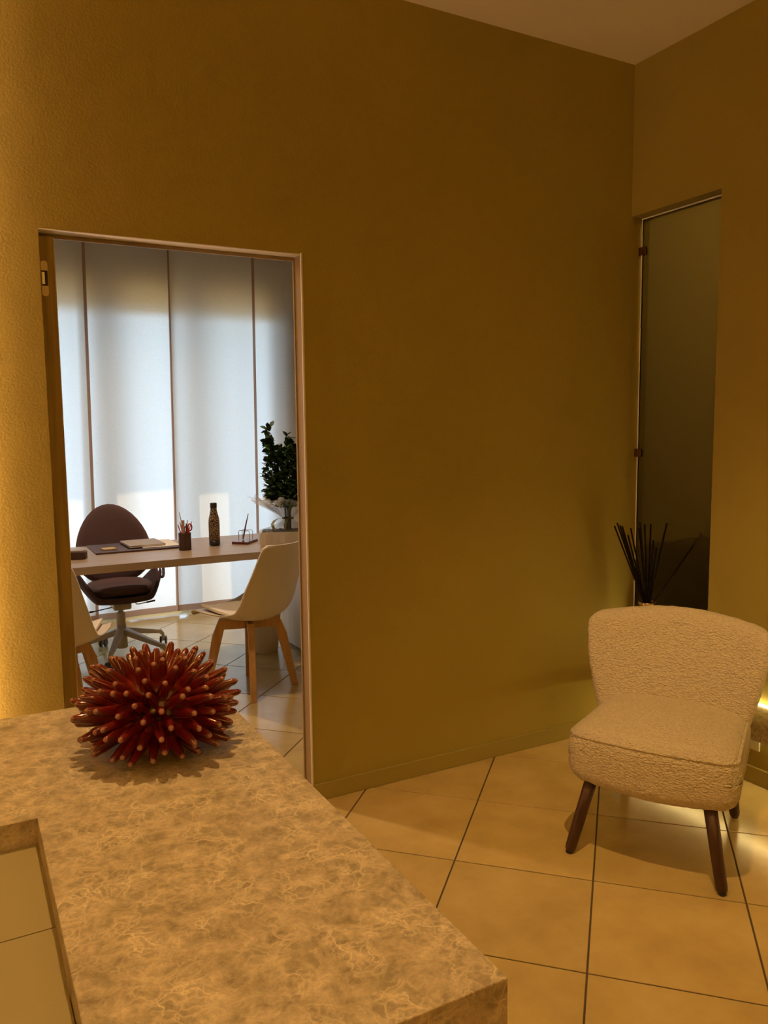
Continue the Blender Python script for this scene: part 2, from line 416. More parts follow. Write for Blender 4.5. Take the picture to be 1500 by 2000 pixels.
def empty(name, loc=(0, 0, 0), rz=0, label=None, cat=None, group=None):
    o = bpy.data.objects.new(name, None); COL.objects.link(o); o.location = loc; o.rotation_euler = (0, 0, rz)
    o.empty_display_size = 0.1
    tag(o, label, cat, group); return o

def tag(o, label=None, cat=None, group=None, kind=None):
    if label: o['label'] = label
    if cat: o['category'] = cat
    if group: o['group'] = group
    if kind: o['kind'] = kind
    return o

def rbox(sx, sy, sz, r, n=(12, 12, 12), fn=None):
    """rounded box centred on the origin as a welded surface grid; fn deforms each point"""
    idx = {}; V = []; F = []
    h = (sx/2, sy/2, sz/2)
    def vert(i, j, k):
        key = (i, j, k)
        if key not in idx:
            p = Vector((-h[0]+sx*i/n[0], -h[1]+sy*j/n[1], -h[2]+sz*k/n[2]))
            q = Vector([max(-(h[a]-r), min(h[a]-r, p[a])) for a in range(3)])
            d = p-q
            if d.length > 1e-9: p = q+d.normalized()*r
            idx[key] = len(V); V.append(p)
        return idx[key]
    for k in (0, n[2]):
        for i in range(n[0]):
            for j in range(n[1]): F.append((vert(i, j, k), vert(i+1, j, k), vert(i+1, j+1, k), vert(i, j+1, k)))
    for j in (0, n[1]):
        for i in range(n[0]):
            for k in range(n[2]): F.append((vert(i, j, k), vert(i+1, j, k), vert(i+1, j, k+1), vert(i, j, k+1)))
    for i in (0, n[0]):
        for j in range(n[1]):
            for k in range(n[2]): F.append((vert(i, j, k), vert(i, j+1, k), vert(i, j+1, k+1), vert(i, j, k+1)))
    if fn: V = [Vector(fn(p)) for p in V]
    m = MB(); m.add(V, F); return m

def lerp(a, b, t): return a+(b-a)*t
def interp(x, xs, ys):
    return float(np.interp(x, xs, ys))
def smooth_interp(t, ks):
    """Catmull-Rom through list of tuples"""
    n = len(ks)-1; s = max(0, min(0.99999, t))*n; i = int(s); u = s-i
    P = [ks[max(0, min(n, i+j))] for j in (-1, 0, 1, 2)]
    out = []
    for c in range(len(ks[0])):
        a, b, d, e = (p[c] for p in P)
        out.append(0.5*((2*b)+(-a+d)*u+(2*a-5*b+4*d-e)*u*u+(-a+3*b-3*d+e)*u**3))
    return out

# ------------------------------------------------------------ room shell
WY = 2.748; CX = 2.770; HZ = 3.04; WT = 0.07
DX0, DX1, DZ = 0.268, 1.149, 2.075
OX0, OX1, OY1 = -0.9, 3.1, 6.27
S = lambda o: tag(o, kind='structure')

w = MB(); w.box(-2.6, WY, 0, DX0, WY+WT, HZ); w.box(DX1, WY, 0, 2.885, WY+WT, HZ); w.box(DX0, WY, DZ, DX1, WY+WT, HZ)
S(w.obj('wall_back', M_wall))
NY0, NZ0, NZ1 = 2.265, 0.42, 2.385
w = MB(); w.box(CX, -2.6, 0, CX+0.12, NY0, HZ); w.box(CX, NY0, 0, CX+0.12, WY, NZ0); w.box(CX, NY0, NZ1, CX+0.12, WY, HZ)
S(w.obj('wall_right', M_wall))
S(MB().box(-2.72, -2.6, 0, -2.6, WY, HZ).obj('wall_left', M_wall))
S(MB().box(-2.72, -2.72, 0, CX+0.12, -2.6, HZ).obj('wall_front', M_wall))
S(MB().box(-2.72, -2.72, HZ, CX+0.12, WY+WT, HZ+0.1).obj('ceiling', M_ceil))
# office beyond the doorway
S(MB().box(OX0-0.1, WY+WT, 0, OX0, OY1+0.3, HZ).obj('wall_office_left', M_office))
S(MB().box(OX1, WY+WT, 0, OX1+0.1, OY1+0.3, HZ).obj('wall_office_right', M_office))
WX0, WX1, WZ = -0.35, 2.365, 2.60
w = MB(); w.box(OX0, OY1, 0, WX0, OY1+0.3, HZ); w.box(WX1, OY1, 0, OX1, OY1+0.3, HZ); w.box(WX0, OY1, WZ, WX1, OY1+0.3, HZ)
S(w.obj('wall_window', M_office))
S(MB().box(OX0-0.1, WY+WT, HZ, OX1+0.1, OY1+0.3, HZ+0.1).obj('ceiling_office', M_office))
# room behind the frosted pane
S(MB().box(4.1, 0.7, 0, 4.2, WY+WT, HZ).obj('wall_side_room_right', M_office))
S(MB().box(2.885, WY, 0, 4.1, WY+WT, HZ).obj('wall_side_room_back', M_office))
S(MB().box(CX+0.12, 0.7, 0, 4.1, 0.8, HZ).obj('wall_side_room_front', M_office))
S(MB().box(CX+0.12, 0.7, HZ, 4.2, WY+WT, HZ+0.1).obj('ceiling_side_room', M_ceil))

# baseboards
def baseboard(name, x0, y0, x1, y1):
    o = S(MB().box(min(x0, x1), min(y0, y1), 0.0005, max(x0, x1), max(y0, y1), 0.068).obj(name, M_base, bev=0.002))
    return o
baseboard('baseboard_back', DX1+0.005, WY-0.012, CX-0.012, WY)
baseboard('baseboard_back_left', -2.6, WY-0.012, DX0-0.005, WY)
baseboard('baseboard_right', CX-0.012, -2.6, CX, WY)
baseboard('baseboard_window', OX0, OY1-0.012, WX0, OY1)

# floor: grout bed with every visible tile a piece of its own
fl = S(MB().box(-2.72, -2.72, -0.06, 4.2, 6.65, -0.0025).obj('floor', M_grout))
TS = 0.45; TO = (3.80483521*TS, 5.4236641*TS); ph = math.radians(-44.9465)
ti = Vector((math.cos(ph), math.sin(ph))); tj = Vector((math.sin(ph), -math.cos(ph)))
def clip(poly, a, b, c):
    out = []
    for i in range(len(poly)):
        p = poly[i]; q = poly[(i+1) % len(poly)]
        dp = a*p[0]+b*p[1]-c; dq = a*q[0]+b*q[1]-c
        if dp <= 0: out.append(p)
        if (dp < 0 < dq) or (dq < 0 < dp):
            t = dp/(dp-dq); out.append((p[0]+(q[0]-p[0])*t, p[1]+(q[1]-p[1])*t))
    return out
def tile_mesh(poly):
    n = len(poly); cx = sum(p[0] for p in poly)/n; cy = sum(p[1] for p in poly)/n
    ch = 0.0012; V = []
    V += [(x, y, -0.008) for x, y in poly]; V += [(x, y, -ch) for x, y in poly]
    for x, y in poly:
        d = Vector((x-cx, y-cy)); d = d*(1-ch*1.3/max(d.length, 1e-4)); V.append((cx+d.x, cy+d.y, 0))
    F = [(i, (i+1) % n, n+(i+1) % n, n+i) for i in range(n)]+[(n+i, n+(i+1) % n, 2*n+(i+1) % n, 2*n+i) for i in range(n)]
    F.append(tuple(range(2*n, 3*n)))
    me = bpy.data.meshes.new('tile'); me.from_pydata(V, [], F); me.materials.append(M_tile); return me
g = 0.0026
full = [(ti*a+tj*b)[:] for a, b in ((g, g), (g, TS-g), (TS-g, TS-g), (TS-g, g))]
full_me = None
rects = [(-2.6, -2.6, CX, WY), (OX0, WY, OX1, 6.65)]
ntile = 0
for rn, (x0, y0, x1, y1) in enumerate(rects):
    for i in range(-14, 18):
        for j in range(-14, 18):
            o = Vector(TO)+ti*TS*i+tj*TS*j
            poly = [(o.x+p[0], o.y+p[1]) for p in full]
            if rn == 0 and (o.y < -0.6 or o.x < -0.9): pass
            c = poly
            for a, b_, cc in ((-1, 0, -x0), (1, 0, x1), (0, -1, -y0), (0, 1, y1)):
                c = clip(c, a, b_, cc)
                if len(c) < 3: break
            if len(c) < 3: continue
            ar = abs(sum(c[k][0]*c[(k+1) % len(c)][1]-c[(k+1) % len(c)][0]*c[k][1] for k in range(len(c))))/2
            if ar < 0.0006: continue
            if ar > (TS-2*g)**2*0.999:
                if full_me is None: full_me = tile_mesh(full)
                to = bpy.data.objects.new('tile', full_me); to.location = (o.x, o.y, 0)
            else:
                mx_ = sum(p[0] for p in c)/len(c); my_ = sum(p[1] for p in c)/len(c)
                to = bpy.data.objects.new('tile', tile_mesh([(p[0]-mx_, p[1]-my_) for p in c])); to.location = (mx_, my_, 0)
            COL.objects.link(to); to.parent = fl; ntile += 1

# ------------------------------------------------------------ doorway: flush frame, open leaf seen edge-on
fr = MB().box(DX1-0.004, WY+0.058, 0, DX1-0.010, WY+WT-0.002, DZ-0.003).obj('trim_1', M_frame, bev=0.001); S(fr)
S(MB().box(DX1-0.0035, WY+0.004, 0, DX1-0.0005, WY+0.057, DZ-0.003).obj('trim_2', M_frame))
S(MB().box(DX1-0.005, WY-0.003, 0, DX1+0.002, WY+0.003, DZ+0.004).obj('edge_highlight', M_trim_hl, bev=0.001))  # white strip painted in for the highlight on the wall's edge
S(MB().box(DX0, WY+0.058, DZ-0.016, DX1-0.010, WY+WT-0.002, DZ-0.002).obj('trim_4', M_frame, bev=0.001))
S(MB().box(DX0, WY-0.001, DZ-0.003, DX1-0.004, WY+0.057, DZ-0.0005).obj('trim_5', M_trim_hl))
door = empty('door_1', (0.272, 2.80, 0)); S(door)
MB().box(0, 0, 0.006, 0.044, 0.80, DZ-0.012).obj('door_leaf', M_leafedge, door, bev=0.001)
MB().box(0.0445, 0.002, 0.006, 0.047, 0.798, DZ-0.012).obj('door_skin', M_white, door)
hg = MB()
pl = [(math.cos(t)*0.011, (0.045 if math.sin(t) > 0 else -0.045)+math.sin(t)*0.011) for t in [k*PI/8 for k in range(16)]]
V = [(0.013+x, 0.0, 1.931+z) for x, z in pl]+[(0.013+x, -0.002, 1.931+z) for x, z in pl]
hg.add(V, [tuple(range(15, -1, -1)), tuple(range(16, 32))]+[(i, (i+1) % 16, 16+(i+1) % 16, 16+i) for i in range(16)])
ho = hg.obj('hinge', M_hinge, door, bev=0.0004)
MB().box(0.004, -0.0035, 1.908, 0.022, -0.0015, 1.955).obj('hinge_recess', M_dark, ho)
MB().box(0.004, -0.009, 1.912, 0.013, -0.0035, 1.950).obj('hinge_knuckle', M_alu, ho, bev=0.001)

# ------------------------------------------------------------ frosted pane in the right wall
win = empty('window_1', (CX+0.05, 2.50, NZ0)); S(win)
gl = MB().box(0.004, NY0-2.50+0.002, 0.004, 0.012, WY-2.50-0.018, NZ1-NZ0-0.012).obj('frosted_pane', M_frost, win)
MB().box(0.002, WY-2.50-0.018, 0.004, 0.013, WY-2.50-0.0125, NZ1-NZ0-0.012).obj('glass_edge', M_gedge, win)
MB().box(0.001, NY0-2.50+0.002, NZ1-NZ0-0.012, 0.013, WY-2.50-0.0125, NZ1-NZ0-0.006).obj('glass_edge', M_gedge, win)
for zc in (2.235, 1.315):
    c = MB(); c.box(-0.002, WY-2.50-0.040, zc-NZ0-0.018, 0.003, WY-2.50-0.0005, zc-NZ0+0.018)
    c.box(0.013, WY-2.50-0.040, zc-NZ0-0.018, 0.018, WY-2.50-0.0005, zc-NZ0+0.018)
    c.box(-0.002, WY-2.50-0.006, zc-NZ0-0.018, 0.018, WY-2.50-0.0005, zc-NZ0+0.018)
    c.obj('glass_clip', M_clip, win, bev=0.001)
cb = empty('cabinet', (3.22, 2.5, 0), 0, 'dark brown low cabinet blurred behind the frosted pane', 'cabinet')
MB().box(-0.29, -0.5, 0, 0.29, 0.24, 0.86).obj('body', M_cabd, cb, bev=0.003)
MB().box(-0.30, -0.51, 0.86, 0.30, 0.245, 0.88).obj('top', M_cabd, cb, bev=0.002)

# ------------------------------------------------------------ lamps
def downlight(x, y, z, power, label, col=WARM, size=155, blend=1.0, rad=0.035, aim=None):
    e = empty('ceiling_lamp', (x, y, z), 0, label, 'lamp', 'recessed downlights')
    MB().lathe([(0.052, -0.006), (0.055, -0.004), (0.055, 0.0), (0.036, 0.0), (0.036, -0.006)], close=False).obj('trim_ring', M_trim_hl, e, smooth=False)
    MB().lathe([(0.034, -0.001), (0.0005, -0.001)], close=False).obj('lens', M_lampglow, e)
    ld = bpy.data.lights.new('downlight', 'SPOT'); ld.energy = power; ld.color = col; ld.spot_size = math.radians(size)
    ld.spot_blend = blend; ld.shadow_soft_size = rad
    lo = bpy.data.objects.new('downlight', ld); COL.objects.link(lo); lo.parent = e; lo.location = (0, 0, -0.02)
    if aim: lo.rotation_euler = (Vector(aim)-Vector((x, y, z))).to_track_quat('-Z', 'Y').to_euler()
for (x, y, k, t) in ((0.3, -0.3, 0.06, 'above the photographer'),
                     (1.5, 0.3, 0.30, 'to the right of the photographer'), (-0.9, 0.9, 0.22, 'left of the counter'), (0.4, -1.7, 0.5, 'at the far rear of the room')):
    downlight(x, y, HZ, LAMP_W*k, 'white recessed ceiling downlight '+t)
downlight(0.27, 1.30, HZ, LAMP_W*1.75, 'white recessed ceiling downlight over the marble counter', size=56, blend=0.8, rad=0.014, aim=(0.2, 0.8, 1.05))
downlight(1.22, 1.25, HZ, LAMP_W*2.8, 'white recessed ceiling downlight in front of the armchair', size=66, blend=0.9, rad=0.012, aim=(2.05, 1.55, 0.2))
downlight(1.25, 4.95, HZ, 135, 'white recessed downlight over the office desk', (1.0, 0.68, 0.42), 120)
downlight(0.6, 3.6, HZ, 110, 'white recessed downlight inside the office door', (1.0, 0.66, 0.38), 120)
pl_ = bpy.data.lights.new('side_room_lamp', 'POINT'); pl_.energy = 11; pl_.color = (1.0, 0.72, 0.36); pl_.shadow_soft_size = 0.12
po = bpy.data.objects.new('side_room_lamp', pl_); COL.objects.link(po); po.location = (3.5, 1.6, 2.7)

# ambient fill added out of view: open-topped troughs on the left and rear walls
def fill_trough(name_loc, sx, sy, label, en):
    e = empty('ambient_fill', name_loc, 0, label, 'lamp')
    bx_ = MB(); x, y = sx/2, sy/2
    bx_.box(-x, -y, 0, x, y, 0.01); bx_.box(-x, -y, 0.01, -x+0.008, y, 0.08); bx_.box(x-0.008, -y, 0.01, x, y, 0.08)
    bx_.box(-x+0.008, -y, 0.01, x-0.008, -y+0.008, 0.08); bx_.box(-x+0.008, y-0.008, 0.01, x-0.008, y, 0.08)
    bx_.obj('trough', M_ceil, e)
    a = bpy.data.lights.new('fill_area', 'AREA'); a.shape = 'RECTANGLE'; a.size = sx-0.04; a.size_y = sy-0.04; a.energy = en; a.color = WARM
    ao = bpy.data.objects.new('fill_area', a); COL.objects.link(ao); ao.parent = e; ao.location = (0, 0, 0.03); ao.rotation_euler = (PI, 0, 0)
fill_trough((-2.53, 0.0, 2.62), 0.14, 4.6, 'added fill light in an unseen white trough along the left wall', 70)
fill_trough((0.1, -2.53, 2.62), 4.6, 0.14, 'added fill light in an unseen white trough along the rear wall', 84)

# tall panel standing off the back wall on the left, LED behind its edge
tp = empty('wall_panel', (-0.55, 2.69, 0), 0, 'tall gold wall panel standing off the wall left of the doorway', 'wall panel')
MB().box(-0.75, -0.012, 0.0, 0.545, 0.012, HZ-0.002).obj('panel_board', M_panel, tp)
MB().box(0.500, 0.014, 0.02, 0.525, 0.030, HZ-0.05).obj('led_strip', M_ledl, tp)
MB().box(0.488, 0.0125, 0.0, 0.499, 0.056, HZ-0.01).obj('led_profile', M_alu, tp)

# marble shelf along the right wall with LED strips
sh = empty('marble_shelf', (2.67, 1.2, 0.258), 0, 'grey marble shelf on the right wall with a glowing LED strip behind the armchair', 'shelf')
MB().box(-0.086, -1.2, 0, 0.082, 1.547, 0.074).obj('slab', M_marble, sh, bev=0.0015)
MB().box(0.084, -1.2, 0.050, 0.098, 1.545, 0.077).obj('led_strip', M_led, sh)
MB().box(0.084, -1.2, -0.006, 0.098, 1.545, 0.004).obj('led_strip', M_led2, sh)
so = empty('wall_socket', (CX, 2.05, 0.160), 0, 'white wall socket below the marble shelf', 'socket')
MB().box(-0.009, -0.058, -0.0225, 0, 0.040, 0.0225).obj('cover_plate', M_sock, so, bev=0.003)
MB().box(-0.026, -0.018, -0.014, -0.009, 0.022, 0.014).obj('plug', M_blk, so, bev=0.003)

# ------------------------------------------------------------ marble reception counter
cz = 1.05
CB, CF = 1.195, 0.432     # back and front edges in depth (y)
CR, CL = 0.330, -1.30
IX, IB = 0.052, 0.862     # recess right side and back side
k = cz
def cy(y10): return y10
ct = empty('reception_counter', (-0.3, 0.8, 0), 0, 'marble reception counter with a recessed olive laminate work surface, under the red spiky ornament', 'counter')
mk = lambda: MB()
def off(x0, y0, z0, x1, y1, z1): return (x0+0.3, y0-0.8, z0, x1+0.3, y1-0.8, z1)
top = mk(); top.prism([(CL+0.3, CB-0.8), (CL+0.3, IB-0.8), (IX+0.3, IB-0.8), (IX+0.3, CF-0.8), (CR+0.3, CF-0.8), (CR+0.3, CB-0.8)], cz-0.055, cz)
top.obj('marble_top', M_marble, ct, bev=0.0012)
mk().box(*off(IX+0.004, CF+0.0005, 0.0, CR-0.0005, CF+0.03, cz-0.056)).obj('end_panel', M_marble, ct, bev=0.001)
mk().box(*off(CR-0.03, CF+0.031, 0.0, CR-0.0005, CB-0.0005, cz-0.056)).obj('side_panel', M_marble, ct, bev=0.001)
mk().box(*off(CL, CB-0.03, 0.0, CR-0.031, CB-0.0005, cz-0.056)).obj('back_panel', M_marble, ct, bev=0.001)
yb = [IB+0.02, 0.7035, 0.604, 0.40]
for a in range(3):
    zt = cz-0.028 if a < 2 else cz-0.0255
    mk().box(*off(CL, yb[a+1]+0.0007, zt-0.022, IX+0.002 if a < 2 else IX-0.0005, yb[a]-0.0007, zt)).obj('work_panel', M_lam, ct, bev=0.0006)
ct['label'] = 'marble reception counter with a recessed olive laminate work surface, under the red spiky ornament'

# red spiky ceramic ornament
BC = Vector((0.205, 0.990, cz)); 
urch = empty('spiky_ornament', BC, 0.3, 'glossy dark red ceramic ornament with blunt spines on the marble counter', 'ornament')
core = MB(); prof = []
for i in range(17):
    t = -PI/2+PI*i/16; r = 0.050*math.cos(t); z = 0.050+0.040*math.sin(t)
    prof.append((max(r, 0.0008), max(0.0005, z)))
core.lathe(prof, n=32).obj('core', M_core, urch, smooth=True)
MB().lathe([(0.034, 0), (0.036, 0.003), (0.040, 0.022)], n=32).obj('foot', M_core, urch, smooth=True)
sp_prof = [(0.0060, 0), (0.0075, 0.012), (0.0073, 0.026), (0.0062, 0.042), (0.0050, 0.051), (0.0042, 0.0565), (0.0028, 0.0595), (0.0009, 0.061)]
sp_me = None
nsp = 172; gold = PI*(3-math.sqrt(5))
for i in range(nsp):
    zz = 1-2*(i+0.5)/nsp
    if zz < -0.72: continue
    a = i*gold; rr_ = math.sqrt(1-zz*zz)
    d = Vector((rr_*math.cos(a), rr_*math.sin(a), zz))
    base = Vector((d.x*0.045, d.y*0.045, 0.050+d.z*0.032))
    dd = Vector((d.x*1.0, d.y*1.0, d.z*0.80+0.10))+Vector([random.uniform(-.10, .10) for _ in range(3)])
    dd.normalize()
    ln = random.uniform(0.84, 1.08)*(0.95-0.20*max(0, zz)**2)
    tip = base+dd*0.061*ln
    if tip.z < 0.014: dd.z += (0.014-tip.z)/0.061; dd.normalize()
    if sp_me is None:
        so_ = MB().lathe(sp_prof, n=12).obj('spine', M_spine, urch, smooth=True); sp_me = so_.data
    else:
        so_ = bpy.data.objects.new('spine', sp_me); COL.objects.link(so_); so_.parent = urch
    so_.location = base; so_.rotation_euler = dd.to_track_quat('Z', 'Y').to_euler(); so_.scale = (0.96, 0.96, ln)

# ------------------------------------------------------------ cream boucle slipper chair
A = Vector((1.765, 1.98)); U = Vector((0.477, -0.879)); V_ = Vector((0.879, 0.477))
cc = A+U*0.243+V_*0.25
ac = empty('armchair', (cc.x, cc.y, 0), math.atan2(U.y, U.x)+math.radians(1.5), 'cream boucle slipper armchair on dark wooden legs beside the right wall', 'chair')
def fuzz(V, amp=0.0024, sc=70):
    out = []
    for p in V:
        n1 = noise.noise(p*sc); n2 = noise.noise(p*sc*0.45+Vector((5, 1, 3)))
        out.append(p+Vector(p).normalized()*0+Vector((n1, noise.noise(p*sc+Vector((9, 9, 9))), n2))*amp)
    return out
def seat_fn(p):
    x, y, z = p
    # plan: rounded front, slightly narrower at the back
    ty = (y+0.25)/0.5           # 0 front .. 1 back
    wsc = lerp(1.0, 0.90, max(0, ty))
    x2 = x*wsc
    fx = x/0.27
    y2 = y
    if y < 0: y2 = y+0.045*fx*fx*(-y/0.25)      # bowed front
    tz = z/0.09
    z2 = z
    if z > 0: z2 = z+0.028*(1-fx*fx)*(1-(y/0.3)**2)
    else: z2 = z + (0.012*fx*fx)
    b = 1+0.025*(1-tz*tz)
    return (x2*b, y2*b, z2)
st = rbox(0.54, 0.52, 0.195, 0.048, (96, 92, 34), seat_fn)
st.v = [tuple(q) for q in fuzz([Vector(p) for p in st.v])]
st.obj('seat', M_boucle, ac, smooth=True, loc=(0, 0.005, 0.328))
# seam line round the seat top
seam = []
for cxn, cyn, a0 in ((1, 1, 0), (-1, 1, PI/2), (-1, -1, PI), (1, -1, 1.5*PI)):
    for k in range(9):
        a = a0+PI/2*k/8
        seam.append((cxn*(0.2640-0.042)+0.042*math.cos(a), cyn*(0.2540-0.042)+0.042*math.sin(a)))
sm2 = []
for k in range(len(seam)):
    p, q = seam[k], seam[(k+1) % len(seam)]
    for t in range(6): sm2.append((lerp(p[0], q[0], t/6), lerp(p[1], q[1], t/6)))
sm2.append(sm2[0]); seam = []
for x, y in sm2:
    q = seat_fn((x, y, 0.074)); w_ = 0.0016*noise.noise(Vector((x, y, 0))*90); seam.append((q[0]+w_, q[1]+0.005+w_, 0.328+q[2]+w_))
MB().tube(seam, 0.0060, 6, cap=False).obj('piping', M_boucle, ac, smooth=True)
def back_fn(p):
    x, y, z = p                      # x across .. z up (-.235 .. .235)
    t = (z+0.235)/0.47
    w = smooth_interp(t, [(0.48,), (0.535,), (0.585,), (0.625,), (0.650,), (0.655,)])[0]
    x2 = x/0.64*w
    s = x/0.32
    top = 0.028*(s**2)*max(0, t)**3   # crown drops towards the corners
    th = lerp(1.12, 0.85, t)
    y2 = y*th+0.135*t*t*0.55+0.06*t-0.095*s*s*(0.35+0.65*t)
    return (x2, y2, z-top*1.3)
bk = rbox(0.64, 0.095, 0.47, 0.044, (104, 20, 84), back_fn)
bk.v = [tuple(q) for q in fuzz([Vector(p) for p in bk.v])]
bk.obj('backrest', M_boucle, ac, smooth=True, loc=(-0.022, 0.245, 0.514))
for sx, sy, fx, fy in ((-1, -1, -0.243, -0.25), (1, -1, 0.241, -0.25), (-1, 1, -0.20, 0.295), (1, 1, 0.20, 0.295)):
    tx, ty_ = sx*0.185, sy*0.19-0.0
    lg = MB(); pts = [Vector((lerp(tx, fx, t), lerp(ty_, fy, t), lerp(0.27, 0.008, t))) for t in (0, 0.5, 0.94, 0.98, 1)]
    lg.tube(pts, [0.0215, 0.020, 0.0185, 0.017, 0.013], 20)
    l_ = lg.obj('leg', M_leg, ac, smooth=True)
    MB().lathe([(0.011, 0.0), (0.0125, 0.002), (0.0125, 0.010)], (fx, fy), 16).obj('glide', M_blk, l_)

# ------------------------------------------------------------ reed diffuser on the shelf
dz0 = 0.333
vd = Vector((2.655, 2.49, dz0))
df = empty('reed_diffuser', vd, 0, 'black glass reed diffuser vase with a metal rim on the marble shelf behind the armchair', 'vase')
MB().lathe([(0.050, 0), (0.056, 0.006), (0.058, 0.05), (0.056, 0.20), (0.048, 0.27), (0.036, 0.312), (0.034, 0.330)], n=32).obj('bottle', M_vase, df, smooth=True, bev=0)
MB().lathe([(0.0375, 0.322), (0.039, 0.326), (0.039, 0.333), (0.037, 0.336), (0.033, 0.333), (0.033, 0.322)], n=32, close=False).obj('rim', M_gold, df, smooth=True)
# tips measured against the photograph, in the upright plane through the vase facing the room
E1 = Vector((0.88, -0.474, 0)); E2 = Vector((0.474, 0.88, 0))
random.seed(5)
reeds = [(-0.147, 0.345), (-0.132, 0.356), (-0.118, 0.345), (-0.104, 0.339), (-0.073, 0.332), (-0.079, 0.300), (-0.056, 0.367), (-0.040, 0.340), (-0.030, 0.329), (-0.016, 0.350), (0.019, 0.347), (0.006, 0.288), (0.073, 0.356), (0.057, 0.322), (0.034, 0.248), (0.227, 0.313)]
for n_, (a, h) in enumerate(reeds):
    dpt = random.uniform(-0.05, 0.05)*(n_ < len(reeds)-1)
    b0 = Vector((0, 0, 0.03))-E1*a*0.10-E2*dpt*0.3
    b1 = E1*a*1.02+E2*dpt+Vector((0, 0, 0.328+h))
    # pass through the neck
    nk = E1*(a*0.07)+E2*dpt*0.1+Vector((0, 0, 0.315))
    bot = nk+(nk-b1).normalized()*0.16
    r = MB().tube([bot, b1], 0.0035, 8).obj('reed', M_reed, None, loc=vd)
    tag(r, 'long thin black reed leaning right, apart from the rest of the diffuser bundle' if n_ == len(reeds)-1 else 'thin black reed standing in the diffuser vase bundle', 'reed',
        'reeds in the diffuser')

# ------------------------------------------------------------ office: window, terrace
wd = empty('window_2', (1.0, OY1+0.10, 0)); S(wd)
def wbox(x0, x1, z0, z1, nm='frame_bar', m=M_pvc, y0=-0.03, y1=0.03):
    return MB().box(x0-1.0, y0, z0, x1-1.0, y1, z1).obj(nm, m, wd, bev=0.003)
wbox(WX0, WX1, WZ-0.06, WZ); wbox(WX0, WX1, 0, 0.05)
for x0, x1 in ((WX0, WX0+0.08), (0.30, 0.46), (0.93, 1.13), (1.59, 1.76), (WX1-0.07, WX1)): wbox(x0, x1, 0.05, WZ-0.06)
for x0, x1 in ((WX0+0.08, 0.30), (0.46, 0.93), (1.13, 1.59), (1.76, WX1-0.07)):
    MB().box(x0-1.0, -0.004, 0.05, x1-1.0, 0.004, WZ-0.06).obj('glass_pane', M_glass, wd)
bl = empty('roller_blind', (1.0, 6.305, 2.62), 0, 'ochre roller blind glowing at the top of the office window behind the curtains', 'blind')
MB().box(WX0+0.01-1.0, -0.0015, -0.315, WX1-0.01-1.0, 0.0015, 0).obj('fabric', M_blind, bl)
MB().tube([(WX0+0.01-1.0, 0, -0.05), (WX1-0.01-1.0, 0, -0.05)], 0.028, 14).obj('roll', M_blind, bl, smooth=True)
S(MB().box(-4, OY1+0.3, -0.16, 8, 13, -0.06).obj('terrace', M_stone))
S(MB().box(-4, OY1+0.3, 2.72, 8, 7.86, 2.90).obj('terrace_canopy', M_pillar))
S(MB().box(2.66, 7.30, -0.06, 3.5, 7.62, 2.72).obj('terrace_pillar', M_pillar))

# curtains: flat hanging panels with hems
def curtain(x0, x1, y, ztop, zbot, ph, label, amp=0.006, lean=0.0, pleat=None):
    e = empty('linen_curtain', ((x0+x1)/2, y, zbot), 0, label, 'curtain', 'flat linen curtain panels')
    w = x1-x0; nx, nz = 60, 40
    def P(s, t, o=0):
        x = -w/2+w*s+lean*(t-0.5)
        a = amp*(0.5+0.8*(1-t))
        yy = a*math.sin(s*7.5+ph)+a*0.6*math.sin(s*17+ph*2+t*1.3)+0.3*a*math.sin(t*5+ph)
        if pleat: yy -= 0.018*math.exp(-((s-pleat)/0.03)**2)
        return (x, yy+o, (ztop-zbot)*t)
    def sheet(s0, s1, t0, t1, n1, n2, nm, m, th):
        b = MB(); V = []; F = []
        for o in (-th/2, th/2):
            for i in range(n1+1):
                for j in range(n2+1): V.append(P(lerp(s0, s1, i/n1), lerp(t0, t1, j/n2), o))
        q = (n1+1)*(n2+1)
        b.v = V
        for i in range(n1):
            for j in range(n2):
                a_ = i*(n2+1)+j; F.append((a_, a_+1, a_+n2+2, a_+n2+1)); 
        # keep one sheet only for light to cross once
        b.v = V[:q]; b.f = F
        return b.obj(nm, m, e, smooth=True)
    hs = 0.022/w; hb = 0.048/(ztop-zbot)
    sheet(hs, 1-hs, hb, 1, nx, nz, 'fabric', M_cur, 0.001)
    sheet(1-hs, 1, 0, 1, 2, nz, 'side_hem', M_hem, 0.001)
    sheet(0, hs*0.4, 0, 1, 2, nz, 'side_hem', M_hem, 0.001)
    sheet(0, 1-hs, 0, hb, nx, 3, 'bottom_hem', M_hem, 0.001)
    sheet(hs*0.4, hs, hb, 1, 2, nz, 'edge_strip', M_cur, 0.001)
    return e
curtain(-0.30, 0.300, 6.205, 2.95, 0.03, 0.2, 'first linen curtain panel at the left, hidden by the door leaf', lean=0.03)
curtain(0.300, 0.893, 6.170, 2.95, 0.02, 1.0, 'linen curtain panel at the left edge of the doorway, beside the purple chair', lean=0.03)
curtain(0.825, 1.505, 6.205, 2.95, 0.02, 2.1, 'linen curtain panel right behind the purple swivel chair', lean=0.035, pleat=0.03)
curtain(1.482, 2.157, 6.170, 2.95, 0.03, 3.4, 'linen curtain panel behind the patterned bottle', lean=0.03)
curtain(2.150, 2.78, 6.205, 2.95, 0.03, 4.9, 'linen curtain panel behind the potted tree, its right part in shade', lean=0.03, amp=0.012)
cr = empty('curtain_rail', (1.2, 6.2, 2.96), 0, 'white curtain rail above the office window', 'rail')
MB().box(-1.6, -0.03, 0, 1.7, 0.03, 0.03).obj('rail', M_pvc, cr, bev=0.003)
MB().box(-0.02, -0.015, 0.03, 0.02, 0.015, 0.08).obj('bracket', M_pvc, cr)

